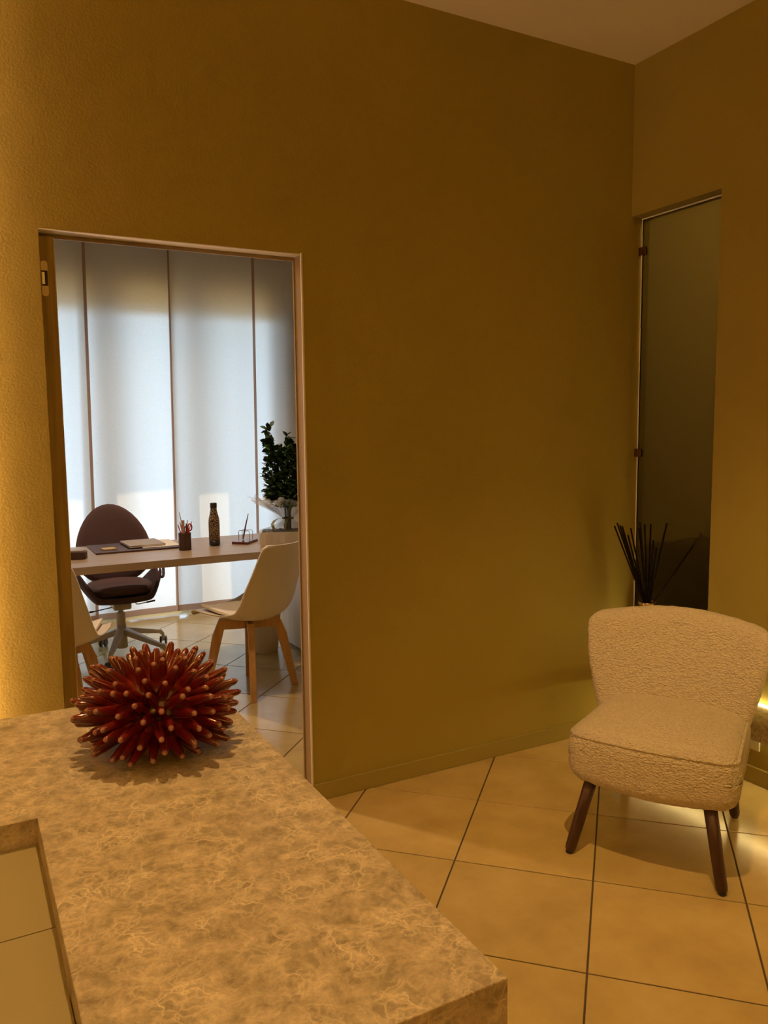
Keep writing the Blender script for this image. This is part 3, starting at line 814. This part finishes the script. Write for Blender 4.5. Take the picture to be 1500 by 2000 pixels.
# ------------------------------------------------------------ desk and its cabinet
dk = empty('desk', (1.25, 4.665, 0), 0, 'greige wood office desk seen through the doorway', 'desk')
MB().box(-0.85, -0.385, 0.709, 1.15, 0.390, 0.75).obj('desktop', M_desk, dk, bev=0.001)
MB().box(-0.775, -0.30, 0.0, -0.745, 0.30, 0.045).obj('leg', M_grey, dk, bev=0.002)
lgp = MB(); lgp.box(-0.775, -0.30, 0.045, -0.745, -0.27, 0.68); lgp.box(-0.775, 0.27, 0.045, -0.745, 0.30, 0.68); lgp.box(-0.775, -0.30, 0.68, -0.745, 0.30, 0.708)
lgp.obj('leg', M_grey, dk, bev=0.002)
cb2 = empty('side_cabinet', (2.2, 4.45, 0), 0, 'whitened wood cabinet under the right end of the desk', 'cabinet')
MB().box(-0.30, -0.9, 0.02, 0.30, 0.59, 0.708).obj('body', M_cab, cb2, bev=0.001)
MB().box(-0.28, -0.88, 0, 0.28, 0.57, 0.02).obj('plinth', M_blk, cb2)
for z0 in (0.03, 0.255, 0.48):
    d_ = MB().box(-0.28, -0.918, z0, 0.28, -0.9005, z0+0.215).obj('drawer', M_cab, cb2, bev=0.001)
    MB().box(-0.07, -0.93, z0+0.18, 0.07, -0.918, z0+0.19).obj('handle', M_alu, d_)

# ------------------------------------------------------------ white shell chairs with oak legs
SH = [(0.235, 0.435, 0.40, 0.00), (0.215, 0.452, 0.43, 0.012), (0.10, 0.430, 0.47, 0.035), (-0.04, 0.412, 0.475, 0.055), (-0.15, 0.425, 0.475, 0.075),
      (-0.205, 0.485, 0.46, 0.080), (-0.235, 0.580, 0.44, 0.070), (-0.262, 0.680, 0.415, 0.052), (-0.285, 0.765, 0.392, 0.040), (-0.302, 0.822, 0.365, 0.034), (-0.306, 0.842, 0.315, 0.032)]
def shell_chair(loc, rz, label):
    e = empty('dining_chair', loc, rz, label, 'chair', 'white shell chairs in front of the desk')
    nu, nv = 30, 56
    V = []; F = []
    for o in (0, 1):
        for j in range(nv+1):
            t = j/nv; y, z, w, cu = smooth_interp(t, SH)
            y2, z2, _, _ = smooth_interp(min(1, t+0.01), SH); y1, z1, _, _ = smooth_interp(max(0, t-0.01), SH)
            T = Vector((0, y2-y1, z2-z1)).normalized(); Nn = Vector((0, T.z, -T.y))
            if Nn.z < 0 and t < 0.3: Nn = -Nn
            Nn = Vector((0, T.z, -T.y))   # points to the sitter (up / forward)
            if t < 0.4 and Nn.z < 0: Nn = -Nn
            for i in range(nu+1):
                s = -1+2*i/nu
                c = Nn*(cu*abs(s)**2.2)
                zc = 0
                if t > 0.85: zc = -(t-0.85)/0.15*0.0
                V.append(Vector((s*w/2, y, z+zc))+c-Nn*(0.008*o))
    m = nu+1; q = (nv+1)*m
    for j in range(nv):
        for i in range(nu):
            a = j*m+i
            F.append((a, a+1, a+m+1, a+m)); F.append((q+a, q+a+m, q+a+m+1, q+a+1))
    for j in range(nv):
        a = j*m; F.append((a, a+m, q+a+m, q+a)); a = j*m+nu; F.append((a, q+a, q+a+m, a+m))
    for i in range(nu):
        a = i; F.append((a, q+a, q+a+1, a+1)); a = nv*m+i; F.append((a, a+1, q+a+1, q+a))
    b = MB(); b.v = [tuple(p) for p in V]; b.f = F
    b.obj('shell', M_white, e, smooth=True)
    # seat pad
    def padf(p):
        x, y, z = p; return (x, y, z+0.030*(abs(x)/0.18)**2.2+interp(y+0.03, [-0.15, -0.04, 0.10, 0.215], [0.425, 0.412, 0.430, 0.452])-0.440+0.009)
    rbox(0.36, 0.33, 0.024, 0.0115, (16, 16, 4), padf).obj('seat_pad', M_cush, e, smooth=True, loc=(0, 0.03, 0.440))
    for k in range(4):
        a = PI/4+k*PI/2; dx, dy = math.cos(a), math.sin(a)
        side = Vector((-dy, dx, 0))
        # one flat board shaped like an elbow: apron to the centre, then the tapering leg
        prof = [(0.02, 0.400), (0.165, 0.405), (0.205, 0.31), (0.264, 0.0), (0.228, 0.0), (0.140, 0.345), (0.02, 0.345)]
        zc = 0.0
        if k % 2: prof = [(r if r > 0.03 else 0.021, z) for r, z in prof]
        th = 0.017
        V = [Vector((dx, dy, 0))*r+Vector((0, 0, z))+side*th for r, z in prof]+[Vector((dx, dy, 0))*r+Vector((0, 0, z))-side*th for r, z in prof]
        n = len(prof)
        lb = MB(); lb.add(V, [tuple(range(n)), tuple(range(2*n-1, n-1, -1))]+[(i, n+i, n+(i+1) % n, (i+1) % n) for i in range(n)])
        lb.obj('leg', M_oak, e, bev=0.003)
    MB().box(-0.022, -0.022, 0.343, 0.022, 0.022, 0.402).obj('hub', M_oak, e, bev=0.002)
    return e
shell_chair((1.388, 4.184, 0), math.radians(29.5), 'white shell chair with oak legs before the desk, on the doorway\'s right')
shell_chair((0.375, 4.10, 0), math.radians(-24), 'white shell chair with oak legs half hidden by the left door jamb')

# ------------------------------------------------------------ purple swivel chair
oc = empty('swivel_chair', (0.875, 5.215, 0), PI, 'aubergine upholstered swivel chair on a light grey five-star base behind the desk', 'chair')
# local: -y is away from the desk after the turn; forward is +y (towards the desk)
bs = empty('base', (0, 0, 0)); bs.parent = oc
hub = MB().lathe([(0.034, 0.055), (0.036, 0.06), (0.034, 0.13), (0.030, 0.21)], n=20).obj('hub', M_grey, bs, smooth=True)
MB().lathe([(0.028, 0.21), (0.028, 0.285), (0.0165, 0.285), (0.0165, 0.33)], n=20).obj('gas_lift', M_grey, bs, smooth=False)
cast = [(0.804, 5.515), (1.175, 5.385), (1.100, 4.965), (0.752, 4.935), (0.558, 5.236)]
for (x, y) in cast:
    lx, ly = -(x-0.875), -(y-5.215)
    d = Vector((lx, ly, 0)); dn = d.normalized(); sd_ = Vector((-dn.y, dn.x, 0))
    lb = MB(); lb.hexbar(dn*0.02+Vector((0, 0, 0.165)), d*0.93+Vector((0, 0, 0.088)), (0.052, 0.040), (0.026, 0.024))
    lb.hexbar(d*0.90+Vector((0, 0, 0.098)), d+Vector((0, 0, 0.062)), (0.026, 0.024), (0.020, 0.020), up=dn)
    lb.obj('arm', M_grey, bs, bev=0.005)
    cs = MB(); cs.box(-0.009, -0.012, 0.020, 0.009, 0.012, 0.062)
    co = cs.obj('caster', M_grey, bs, bev=0.003, loc=(d.x, d.y, 0))
    co.rotation_euler = (0, 0, random.uniform(-0.6, 0.6))
    wm = MB(); wm.tube([(-0.022, 0, 0.0255), (-0.011, 0, 0.0255)], 0.0255, 20); wm.tube([(0.011, 0, 0.0255), (0.022, 0, 0.0255)], 0.0255, 20)
    wo_ = wm.obj('caster_wheels', M_blk, bs, loc=(d.x, d.y, 0)); wo_.rotation_euler = co.rotation_euler
# seat shell: shallow bowl whose sides sweep up into armrests
SZ = 0.405
V = []; F = []; nu, nv = 40, 24
def bowl(s, t, o):
    x = s*0.262
    up = 0.125*max(0, (abs(s)-0.62)/0.38)**1.25
    yr = lerp(0.250, 0.055, max(0, (abs(s)-0.5)/0.5)**1.8)
    y = t*yr+0.0
    ty = abs(t)
    z = SZ-0.045+up+0.035*ty**3+0.025*s*s
    return Vector((x*(1-0.06*o), y*(1-0.05*o), z+0.032*o))
for o in (0, 1):
    for i in range(nu+1):
        for j in range(nv+1): V.append(bowl(-1+2*i/nu, -1+2*j/nv, o))
m = nv+1; q = (nu+1)*m
for i in range(nu):
    for j in range(nv):
        a = i*m+j; F.append((a, a+1, a+m+1, a+m)); F.append((q+a, q+a+m, q+a+m+1, q+a+1))
for i in range(nu):
    a = i*m; F.append((a, a+m, q+a+m, q+a)); a = i*m+nv; F.append((a, q+a, q+a+m, a+m))
for j in range(nv):
    a = j; F.append((a, q+a, q+a+1, a+1)); a = nu*m+j; F.append((a, a+1, q+a+1, q+a))
b = MB(); b.v = [tuple(p) for p in V]; b.f = F; b.obj('seat_shell', M_pfab, oc, smooth=True, sub=1)
def cushf(p):
    x, y, z = p; r = (x/0.21)**2; return (x*(1-0.34*(y/0.20)**2), y*(1-0.12*r), z+0.010*(1-r))
rbox(0.42, 0.40, 0.066, 0.032, (26, 26, 8), cushf).obj('seat_cushion', M_pfab2, oc, smooth=True, loc=(0, -0.015, SZ+0.036))
# egg-shaped backrest
V = []; F = []; nu, nv = 36, 14
def egg(a, r):
    # a angle, r 0..1
    x = math.sin(a); z = math.cos(a)
    X = 0.238*x*(1-0.10*z)*r
    Z = (0.285 if z > 0 else 0.238)*z*r
    return X, Z
for o in (0, 1):
    for j in range(nv+1):
        r = j/nv
        for i in range(nu):
            X, Z = egg(2*PI*i/nu, max(r, 0.001))
            th = 0.034*math.sqrt(max(0, 1-r**4))
            y = 0.10*(X/0.238)**2+(th if o else -th*0.5)
            V.append(Vector((X, -0.235+y-0.22*(Z)+0.0, 0.675+Z)))
q = (nv+1)*nu
for j in range(nv):
    for i in range(nu):
        a = j*nu+i; b1 = j*nu+(i+1) % nu
        F.append((a, b1, b1+nu, a+nu)); F.append((q+a, q+a+nu, q+b1+nu, q+b1))
for i in range(nu):
    a = nv*nu+i; b1 = nv*nu+(i+1) % nu; F.append((a, b1, q+b1, q+a))
b = MB(); b.v = [tuple(p) for p in V]; b.f = F; b.obj('backrest', M_pfab, oc, smooth=True)
for sx in (-1, 1):
    pts = [(sx*0.245, 0.03, 0.50), (sx*0.285, -0.03, 0.49), (sx*0.295, -0.08, 0.56), (sx*0.285, -0.14, 0.62), (sx*0.24, -0.19, 0.64)]
    pts = [smooth_interp(k/16, pts) for k in range(17)]
    MB().tube(pts, 0.010, 10).obj('armrest_loop', M_pfab, oc, smooth=True)
MB().tube([(0, -0.12, 0.345), (0, -0.22, 0.36), (0, -0.262, 0.45), (0, -0.262, 0.55)], [0.022, 0.022, 0.020, 0.016], 12).obj('back_stem', M_grey, oc, smooth=True)
MB().box(-0.055, -0.12, 0.315, 0.055, 0.09, 0.362).obj('mechanism', M_grey, oc, bev=0.012)
lv = MB().tube([(-0.09, 0.02, 0.355), (-0.095, 0.02, 0.332), (-0.11, 0.02, 0.330), (-0.16, 0.02, 0.336)], 0.0035, 8).obj('lever', M_grey, oc, smooth=True)
MB().tube([(-0.16, 0.02, 0.336), (-0.215, 0.02, 0.342)], 0.006, 10).obj('lever_grip', M_blk, lv, smooth=True)
lv = MB().tube([(0.05, 0.03, 0.330), (0.17, 0.03, 0.315)], 0.0035, 8).obj('lever', M_blk, oc, smooth=True)
MB().tube([(0.17, 0.03, 0.315), (0.21, 0.03, 0.312)], 0.006, 10).obj('lever_grip', M_blk, lv, smooth=True)

# ------------------------------------------------------------ bin
bn = empty('waste_bin', (1.712, 4.86, 0), 0, 'white round waste bin on the floor behind the right shell chair', 'bin')
MB().lathe([(0.082, 0), (0.086, 0.004), (0.112, 0.27), (0.114, 0.275), (0.110, 0.275), (0.084, 0.01), (0.001, 0.01)], n=32, close=False).obj('bucket', M_bin, bn, smooth=True)
MB().lathe([(0.111, 0.268), (0.117, 0.268), (0.117, 0.278), (0.111, 0.278)], n=32, close=False).obj('rim', M_bin, bn)

# ------------------------------------------------------------ things on the desk
DT = 0.75
mb = empty('memo_box', (0.556, 4.585, DT), math.radians(-18), 'small dark brown leather memo box at the left end of the desk', 'box')
oc8 = [(-0.045, -0.028), (-0.036, -0.038), (0.036, -0.038), (0.048, -0.026), (0.048, 0.026), (0.036, 0.038), (-0.036, 0.038), (-0.045, 0.028)]
MB().prism(oc8, 0, 0.040).obj('box_body', M_leather, mb, bev=0.002)
MB().box(-0.033, -0.027, 0.040, 0.036, 0.030, 0.047).obj('memo_paper', M_kraft, mb, bev=0.001)
pd = empty('desk_pad', (0.91, 4.85, DT), 0, 'dark brown leather desk pad lying on the desk', 'desk pad')
MB().box(-0.245, -0.185, 0, 0.250, 0.195, 0.006).obj('pad', M_leather, pd, bev=0.001)
MB().box(-0.245, -0.185, 0.006, 0.250, -0.135, 0.010).obj('flap', M_leather, pd, bev=0.001)
shp = MB().box(-0.10, -0.14, 0, 0.12, 0.165, 0.0012).obj('paper_sheet', M_paper, loc=(1.035, 4.862, DT+0.0104)); tag(shp, 'white paper sheet on the desk pad, partly under the notebook', 'paper')
nb = empty('notebook', (0.965, 4.885, DT+0.012), math.radians(2), 'grey brown notebook lying on the desk pad', 'notebook')
MB().box(-0.105, -0.135, 0, 0.105, 0.135, 0.0015).obj('cover', M_kraft, nb)
MB().box(-0.103, -0.133, 0.0016, 0.103, 0.133, 0.010).obj('pages', M_paper, nb)
MB().box(-0.105, -0.135, 0.0101, 0.105, 0.135, 0.0116).obj('cover', M_kraft, nb)
sn = MB().box(-0.038, -0.038, 0, 0.038, 0.038, 0.008).obj('sticky_notes', M_note, loc=(0.755, 4.80, DT+0.0062), bev=0.0005); sn.rotation_euler = (0, 0, 0.1)
tag(sn, 'ochre sticky note block on the left of the desk pad', 'notes')
pc = Vector((1.148, 4.59, DT))
cup = empty('pen_cup', pc, 0, 'dark brown leather pen cup in the middle of the desk', 'cup')
ro = [(0.036*math.cos(PI/8+k*PI/4), 0.036*math.sin(PI/8+k*PI/4)) for k in range(8)]
ri = [(x*0.9, y*0.9) for x, y in ro]
c_ = MB(); n = 8
V = [(x, y, 0) for x, y in ro]+[(x, y, 0.098) for x, y in ro]+[(x, y, 0.098) for x, y in ri]+[(x, y, 0.006) for x, y in ri]
F = [tuple(range(7, -1, -1))]+[(r*8+i, r*8+(i+1) % 8, (r+1)*8+(i+1) % 8, (r+1)*8+i) for r in range(3) for i in range(8)]+[tuple(range(24, 32))]
c_.add(V, F); c_.obj('cup_body', M_leather, cup)
MB().lathe([(0.0355, 0.096), (0.0365, 0.096), (0.0365, 0.1), (0.0335, 0.1)], n=8, close=False).obj('rim', M_leather, cup)
pens = [('pencil', (-0.030, 0.222), 0.0022, M_pink, 'long thin pencil sticking highest out of the pen cup'),
        ('pen', (-0.026, 0.165), 0.003, M_pink, 'short pen leaning left in the pen cup'),
        ('pen', (-0.036, 0.148), 0.003, M_red, 'shortest red pen leaning left in the pen cup'),
        ('pen', (0.008, 0.158), 0.003, M_brass, 'dark pen upright in the middle of the pen cup'),
        ('pencil', (0.020, 0.176), 0.0024, M_brass, 'dark pencil standing just left of the red scissors'),
        ('pencil', (0.048, 0.165), 0.0024, M_pink, 'pencil leaning right behind the red scissors')]
for i, (nm, (a, h), r, m_, lb) in enumerate(pens):
    p0 = Vector((-a*0.25, 0.01*((i % 3)-1), 0.012)); p1 = E1*a+Vector((0, 0.012*((i % 3)-1), h))
    o = MB().tube([p0, p0.lerp(p1, 0.96), p1], [r, r, r*0.4], 8).obj(nm, m_, loc=pc); tag(o, lb, nm)
o = MB().box(-0.009, -0.0015, 0.012, 0.009, 0.0015, 0.175).obj('ruler', M_pink, loc=pc+Vector((-0.014, -0.010, 0))); o.rotation_euler = (0, 0.02, -0.5); tag(o, 'flat beige ruler standing in the pen cup', 'ruler')
scs = empty('scissors', pc+Vector((0.016, -0.006, 0)), -0.5, 'red handled scissors standing in the pen cup', 'scissors')
MB().box(-0.010, -0.001, 0.014, 0.004, 0.001, 0.11).obj('blade', M_alu, scs)
for sx, zz, lean in ((-0.009, 0.116, -0.2), (0.014, 0.132, 0.3)):
    ring = [(sx+0.011*math.cos(2*PI*k/16), 0, zz+0.020*math.sin(2*PI*k/16)) for k in range(17)]
    MB().tube(ring, 0.0045, 8, cap=False).obj('handle', M_red, scs, smooth=True)
MB().box(-0.008, -0.003, 0.090, 0.012, 0.003, 0.125).obj('handle_bridge', M_red, scs, bev=0.002)

bt = empty('bottle', (1.346, 4.668, DT), 0.4, 'dark patterned steel drinking bottle on the desk', 'bottle')
MB().lathe([(0.026, 0), (0.031, 0.004), (0.0325, 0.012), (0.0325, 0.034)], n=28).obj('base', M_blk, bt, smooth=True)
pr = [(0.0325, 0.034), (0.0328, 0.10), (0.0328, 0.140), (0.0315, 0.158), (0.0275, 0.178), (0.0215, 0.200), (0.0190, 0.215), (0.0182, 0.228)]
MB().lathe(pr, n=28).obj('body', M_bottle, bt, smooth=True)
MB().lathe([(0.0195, 0.228), (0.0203, 0.230), (0.0203, 0.254), (0.0185, 0.258), (0.001, 0.2585)], n=28).obj('cap', M_blk, bt, smooth=False, bev=0.001)

ps = empty('pen_stand', (1.540, 4.680, DT), math.radians(47), 'mahogany pen stand with bent wire letter holder right of the bottle', 'pen stand')
MB().box(-0.077, -0.052, 0, 0.077, 0.052, 0.015).obj('base', M_mahog, ps, bev=0.0015)
for x in (-0.012, 0.038):
    pts = [(x, -0.035, 0.015), (x, -0.035, 0.070), (x, -0.030, 0.075), (x, 0.030, 0.075), (x, 0.035, 0.070), (x, 0.035, 0.015)]
    MB().tube(pts, 0.0017, 8).obj('wire', M_brass, ps, smooth=True)
MB().lathe([(0.007, 0.015), (0.006, 0.022), (0.0035, 0.028)], (-0.045, -0.01), 14).obj('pen_socket', M_gold, ps, smooth=True)
pn = MB().tube([(0, 0, 0.02), (0.004, 0, 0.05), (0.0235, 0, 0.130), (0.036, 0, 0.178)], [0.0025, 0.0052, 0.0038, 0.0018], 10).obj('desk_pen', M_mahog, smooth=True, loc=(1.517, 4.641, DT+0.005))
tag(pn, 'dark slim desk pen leaning in the socket of the pen stand', 'pen')

# planter, tree, cellophane, ribbon
pr_ = math.radians(-24)
pt = empty('potted_tree', (1.744, 4.470, DT), pr_, 'small bushy green tree in a white box planter wrapped in clear film on the desk', 'plant')
bx = MB(); a_, b_ = 0.16, 0.085
bx.box(-a_, -b_, 0, a_, b_, 0.004); bx.box(-a_, -b_, 0.004, -a_+0.006, b_, 0.085); bx.box(a_-0.006, -b_, 0.004, a_, b_, 0.085)
bx.box(-a_+0.006, -b_, 0.004, a_-0.006, -b_+0.006, 0.085); bx.box(-a_+0.006, b_-0.006, 0.004, a_-0.006, b_, 0.085)
bx.obj('planter_box', M_pot, pt)
gr = MB()
random.seed(3)
for i in range(300):
    x = random.uniform(-a_+0.012, a_-0.012); y = random.uniform(-b_+0.012, b_-0.012); r = random.uniform(0.006, 0.011)
    ico = [(0, 0, 1), (0.89, 0, 0.45), (0.28, 0.85, 0.45), (-0.72, 0.53, 0.45), (-0.72, -0.53, 0.45), (0.28, -0.85, 0.45), (0, 0, -0.4)]
    gr.add([(x+p[0]*r, y+p[1]*r, 0.080+p[2]*r*0.7+random.uniform(0, 0.006)) for p in ico], [(0, k, k % 5+1) for k in range(1, 6)]+[(6, k % 5+1, k) for k in range(1, 6)])
gr.box(-a_+0.006, -b_+0.006, 0.05, a_-0.006, b_-0.006, 0.078)
gr.obj('gravel', M_soil, pt, kind='stuff')
# crown outline, metres right of and above the trunk foot (facing the room)
def tl(v): # world offset to local (undo planter turn)
    return Matrix.Rotation(-pr_, 3, 'Z') @ v
stm = MB()
roots = [(-0.012, 0.0), (0.0, 0.008), (0.012, -0.004), (0.004, -0.010)]
tipsw = [(-0.105, 0.685), (0.0, 0.66), (0.10, 0.47), (0.03, 0.56)]
for (rx, ry), (tx, tz) in zip(roots, tipsw):
    pts = [E1*rx+E2*ry+Vector((0, 0, 0.07)), E1*rx*1.2+E2*ry+Vector((0, 0, 0.20)), E1*tx*0.45+Vector((0, 0, lerp(0.2, tz, 0.5))), E1*tx+Vector((0, 0, tz))]
    stm.tube([tl(p) for p in pts], [0.0075, 0.006, 0.0045, 0.002], 8)
stm.obj('stems', M_bark, pt, smooth=True)
lf = MB()
nL = 6; V = []; F = []
for i in range(nL+1):
    t = i/nL; wv = 0.014*math.sin(PI*min(1, t*1.02))**0.8*(1.05-0.2*t)
    for s in (-1, 0, 1): V.append((s*wv, 0.040*t, 0.003*abs(s)*math.sin(PI*t)-0.006*t*t))
for i in range(nL):
    for s in (0, 1): a = i*3+s; F.append((a, a+1, a+4, a+3))
lf.add(V, F); leaf0 = lf.obj('leaf', M_leaf, pt, smooth=True); leaf_me = leaf0.data
# crown half-widths by height (left, right)
HZs = [0.215, 0.26, 0.31, 0.36, 0.41, 0.46, 0.51, 0.55, 0.60, 0.64, 0.68]
LW = [-0.05, -0.125, -0.14, -0.13, -0.155, -0.145, -0.125, -0.125, -0.12, -0.125, -0.115]
RW = [0.07, 0.085, 0.105, 0.125, 0.13, 0.12, 0.10, 0.075, 0.045, 0.025, -0.06]
random.seed(11)
def put_leaf(ob, p, d):
    ob.location = tl(p); dl = tl(d).normalized()
    qx = dl.to_track_quat('Y', 'Z'); ob.rotation_mode = 'QUATERNION'
    from mathutils import Quaternion
    ob.rotation_quaternion = qx @ Quaternion((0, 1, 0), random.uniform(-1.2, 1.2))
    s = random.uniform(0.85, 1.25); ob.scale = (s, s, s)
cnt = 0
rest_v = []
while cnt < 1500:
    z = random.uniform(0.225, 0.62) if cnt > 34 else random.choice([0.62, 0.65, 0.68, 0.70])+random.uniform(-0.02, 0.01)
    l_, r__ = interp(z, HZs, LW), interp(z, HZs, RW)
    if z > 0.58:
        cxs = random.choice([-0.105+0.0*z, -0.095, 0.012]);
        if cxs > 0 and z > 0.66: cxs = -0.105
        x = cxs+random.uniform(-0.012, 0.012); dep = random.uniform(-0.012, 0.012)
    else:
        s = random.uniform(-1, 1)
        x = (l_+r__)/2+s*(r__-l_)/2*0.88; dep = random.uniform(-1, 1)*0.10*math.sqrt(max(0, 1-s*s*0.9))
    p = E1*x+E2*dep+Vector((0, 0, z))
    cxm = (l_+r__)/2
    d = E1*(x-cxm)*6+E2*dep*6+Vector((0, 0, 0.45))+Vector([random.uniform(-0.6, 0.6) for _ in range(3)])
    if cnt < 290:
        ob = leaf0 if cnt == 0 else bpy.data.objects.new('leaf', leaf_me)
        if cnt: COL.objects.link(ob); ob.parent = pt
        put_leaf(ob, p, d)
    else:
        dl = tl(d).normalized(); qx = dl.to_track_quat('Y', 'Z').to_matrix()
        base = tl(p); rest_v.append([base+qx @ Vector(v) for v in V])
    cnt += 1
rs = MB()
for vv in rest_v: rs.add(vv, F)
rs.obj('small_leaves', M_leaf, pt, smooth=True, kind='stuff')
# clear film: crumpled flare above the tie and skirt below
cf = MB(); nA, nR = 72, 12
def film(prof, name, rough_amp, seed, squash=1.0):
    V = []; F = []
    for j in range(nR+1):
        r, z = smooth_interp(j/nR, prof)
        for i in range(nA):
            a = 2*PI*i/nA
            k = 1+rough_amp*(j/nR)*(noise.noise(Vector((math.cos(a)*6+seed, math.sin(a)*6, 0)))+0.6*noise.noise(Vector((math.cos(a)*17, math.sin(a)*17+seed, j*0.2))))
            zz = z+0.03*rough_amp*(j/nR)*noise.noise(Vector((math.cos(a)*4, math.sin(a)*4+seed, 2)))*3
            V.append((r*k*math.cos(a)*1.0, r*k*math.sin(a)*squash, zz))
    for j in range(nR):
        for i in range(nA):
            F.append((j*nA+i, j*nA+(i+1) % nA, (j+1)*nA+(i+1) % nA, (j+1)*nA+i))
    m = MB(); m.add(V, F); return m.obj(name, M_cello, pt, smooth=False)
film([(0.028, 0.158), (0.060, 0.190), (0.125, 0.235), (0.20, 0.285)], 'film_flare', 0.60, 1.0, 0.85)
film([(0.026, 0.158), (0.06, 0.13), (0.12, 0.105), (0.168, 0.090), (0.178, 0.05), (0.180, 0.004)], 'film_skirt', 0.10, 4.0, 0.62)
MB().tube([(0.032*math.cos(2*PI*k/24), 0.032*math.sin(2*PI*k/24), 0.160+0.002*math.sin(k)) for k in range(25)], 0.0045, 8, cap=False).obj('ribbon_tie', M_rib, pt, smooth=True)
def ribbon(pts, w, name):
    V = []; F = []
    for i, p in enumerate(pts):
        p = Vector(p); V += [tl(p-E1*w/2), tl(p+E1*w/2+Vector((0, 0, 0.004*math.sin(i))))]
    for i in range(len(pts)-1): F.append((2*i, 2*i+1, 2*i+3, 2*i+2))
    m = MB(); m.add(V, F); return m.obj(name, M_rib, pt, smooth=True)
P_ = lambda a, z, d=-0.04: E1*a+E2*d+Vector((0, 0, z))
ribbon([P_(-0.02, 0.162), P_(-0.05, 0.160), P_(-0.075, 0.150), P_(-0.088, 0.130, -0.06), P_(-0.080, 0.112, -0.07), P_(-0.070, 0.092, -0.07)], 0.018, 'ribbon_tail')
ribbon([P_(0.0, 0.158), P_(-0.012, 0.13, -0.05), P_(-0.012, 0.10, -0.06)], 0.016, 'ribbon_tail')
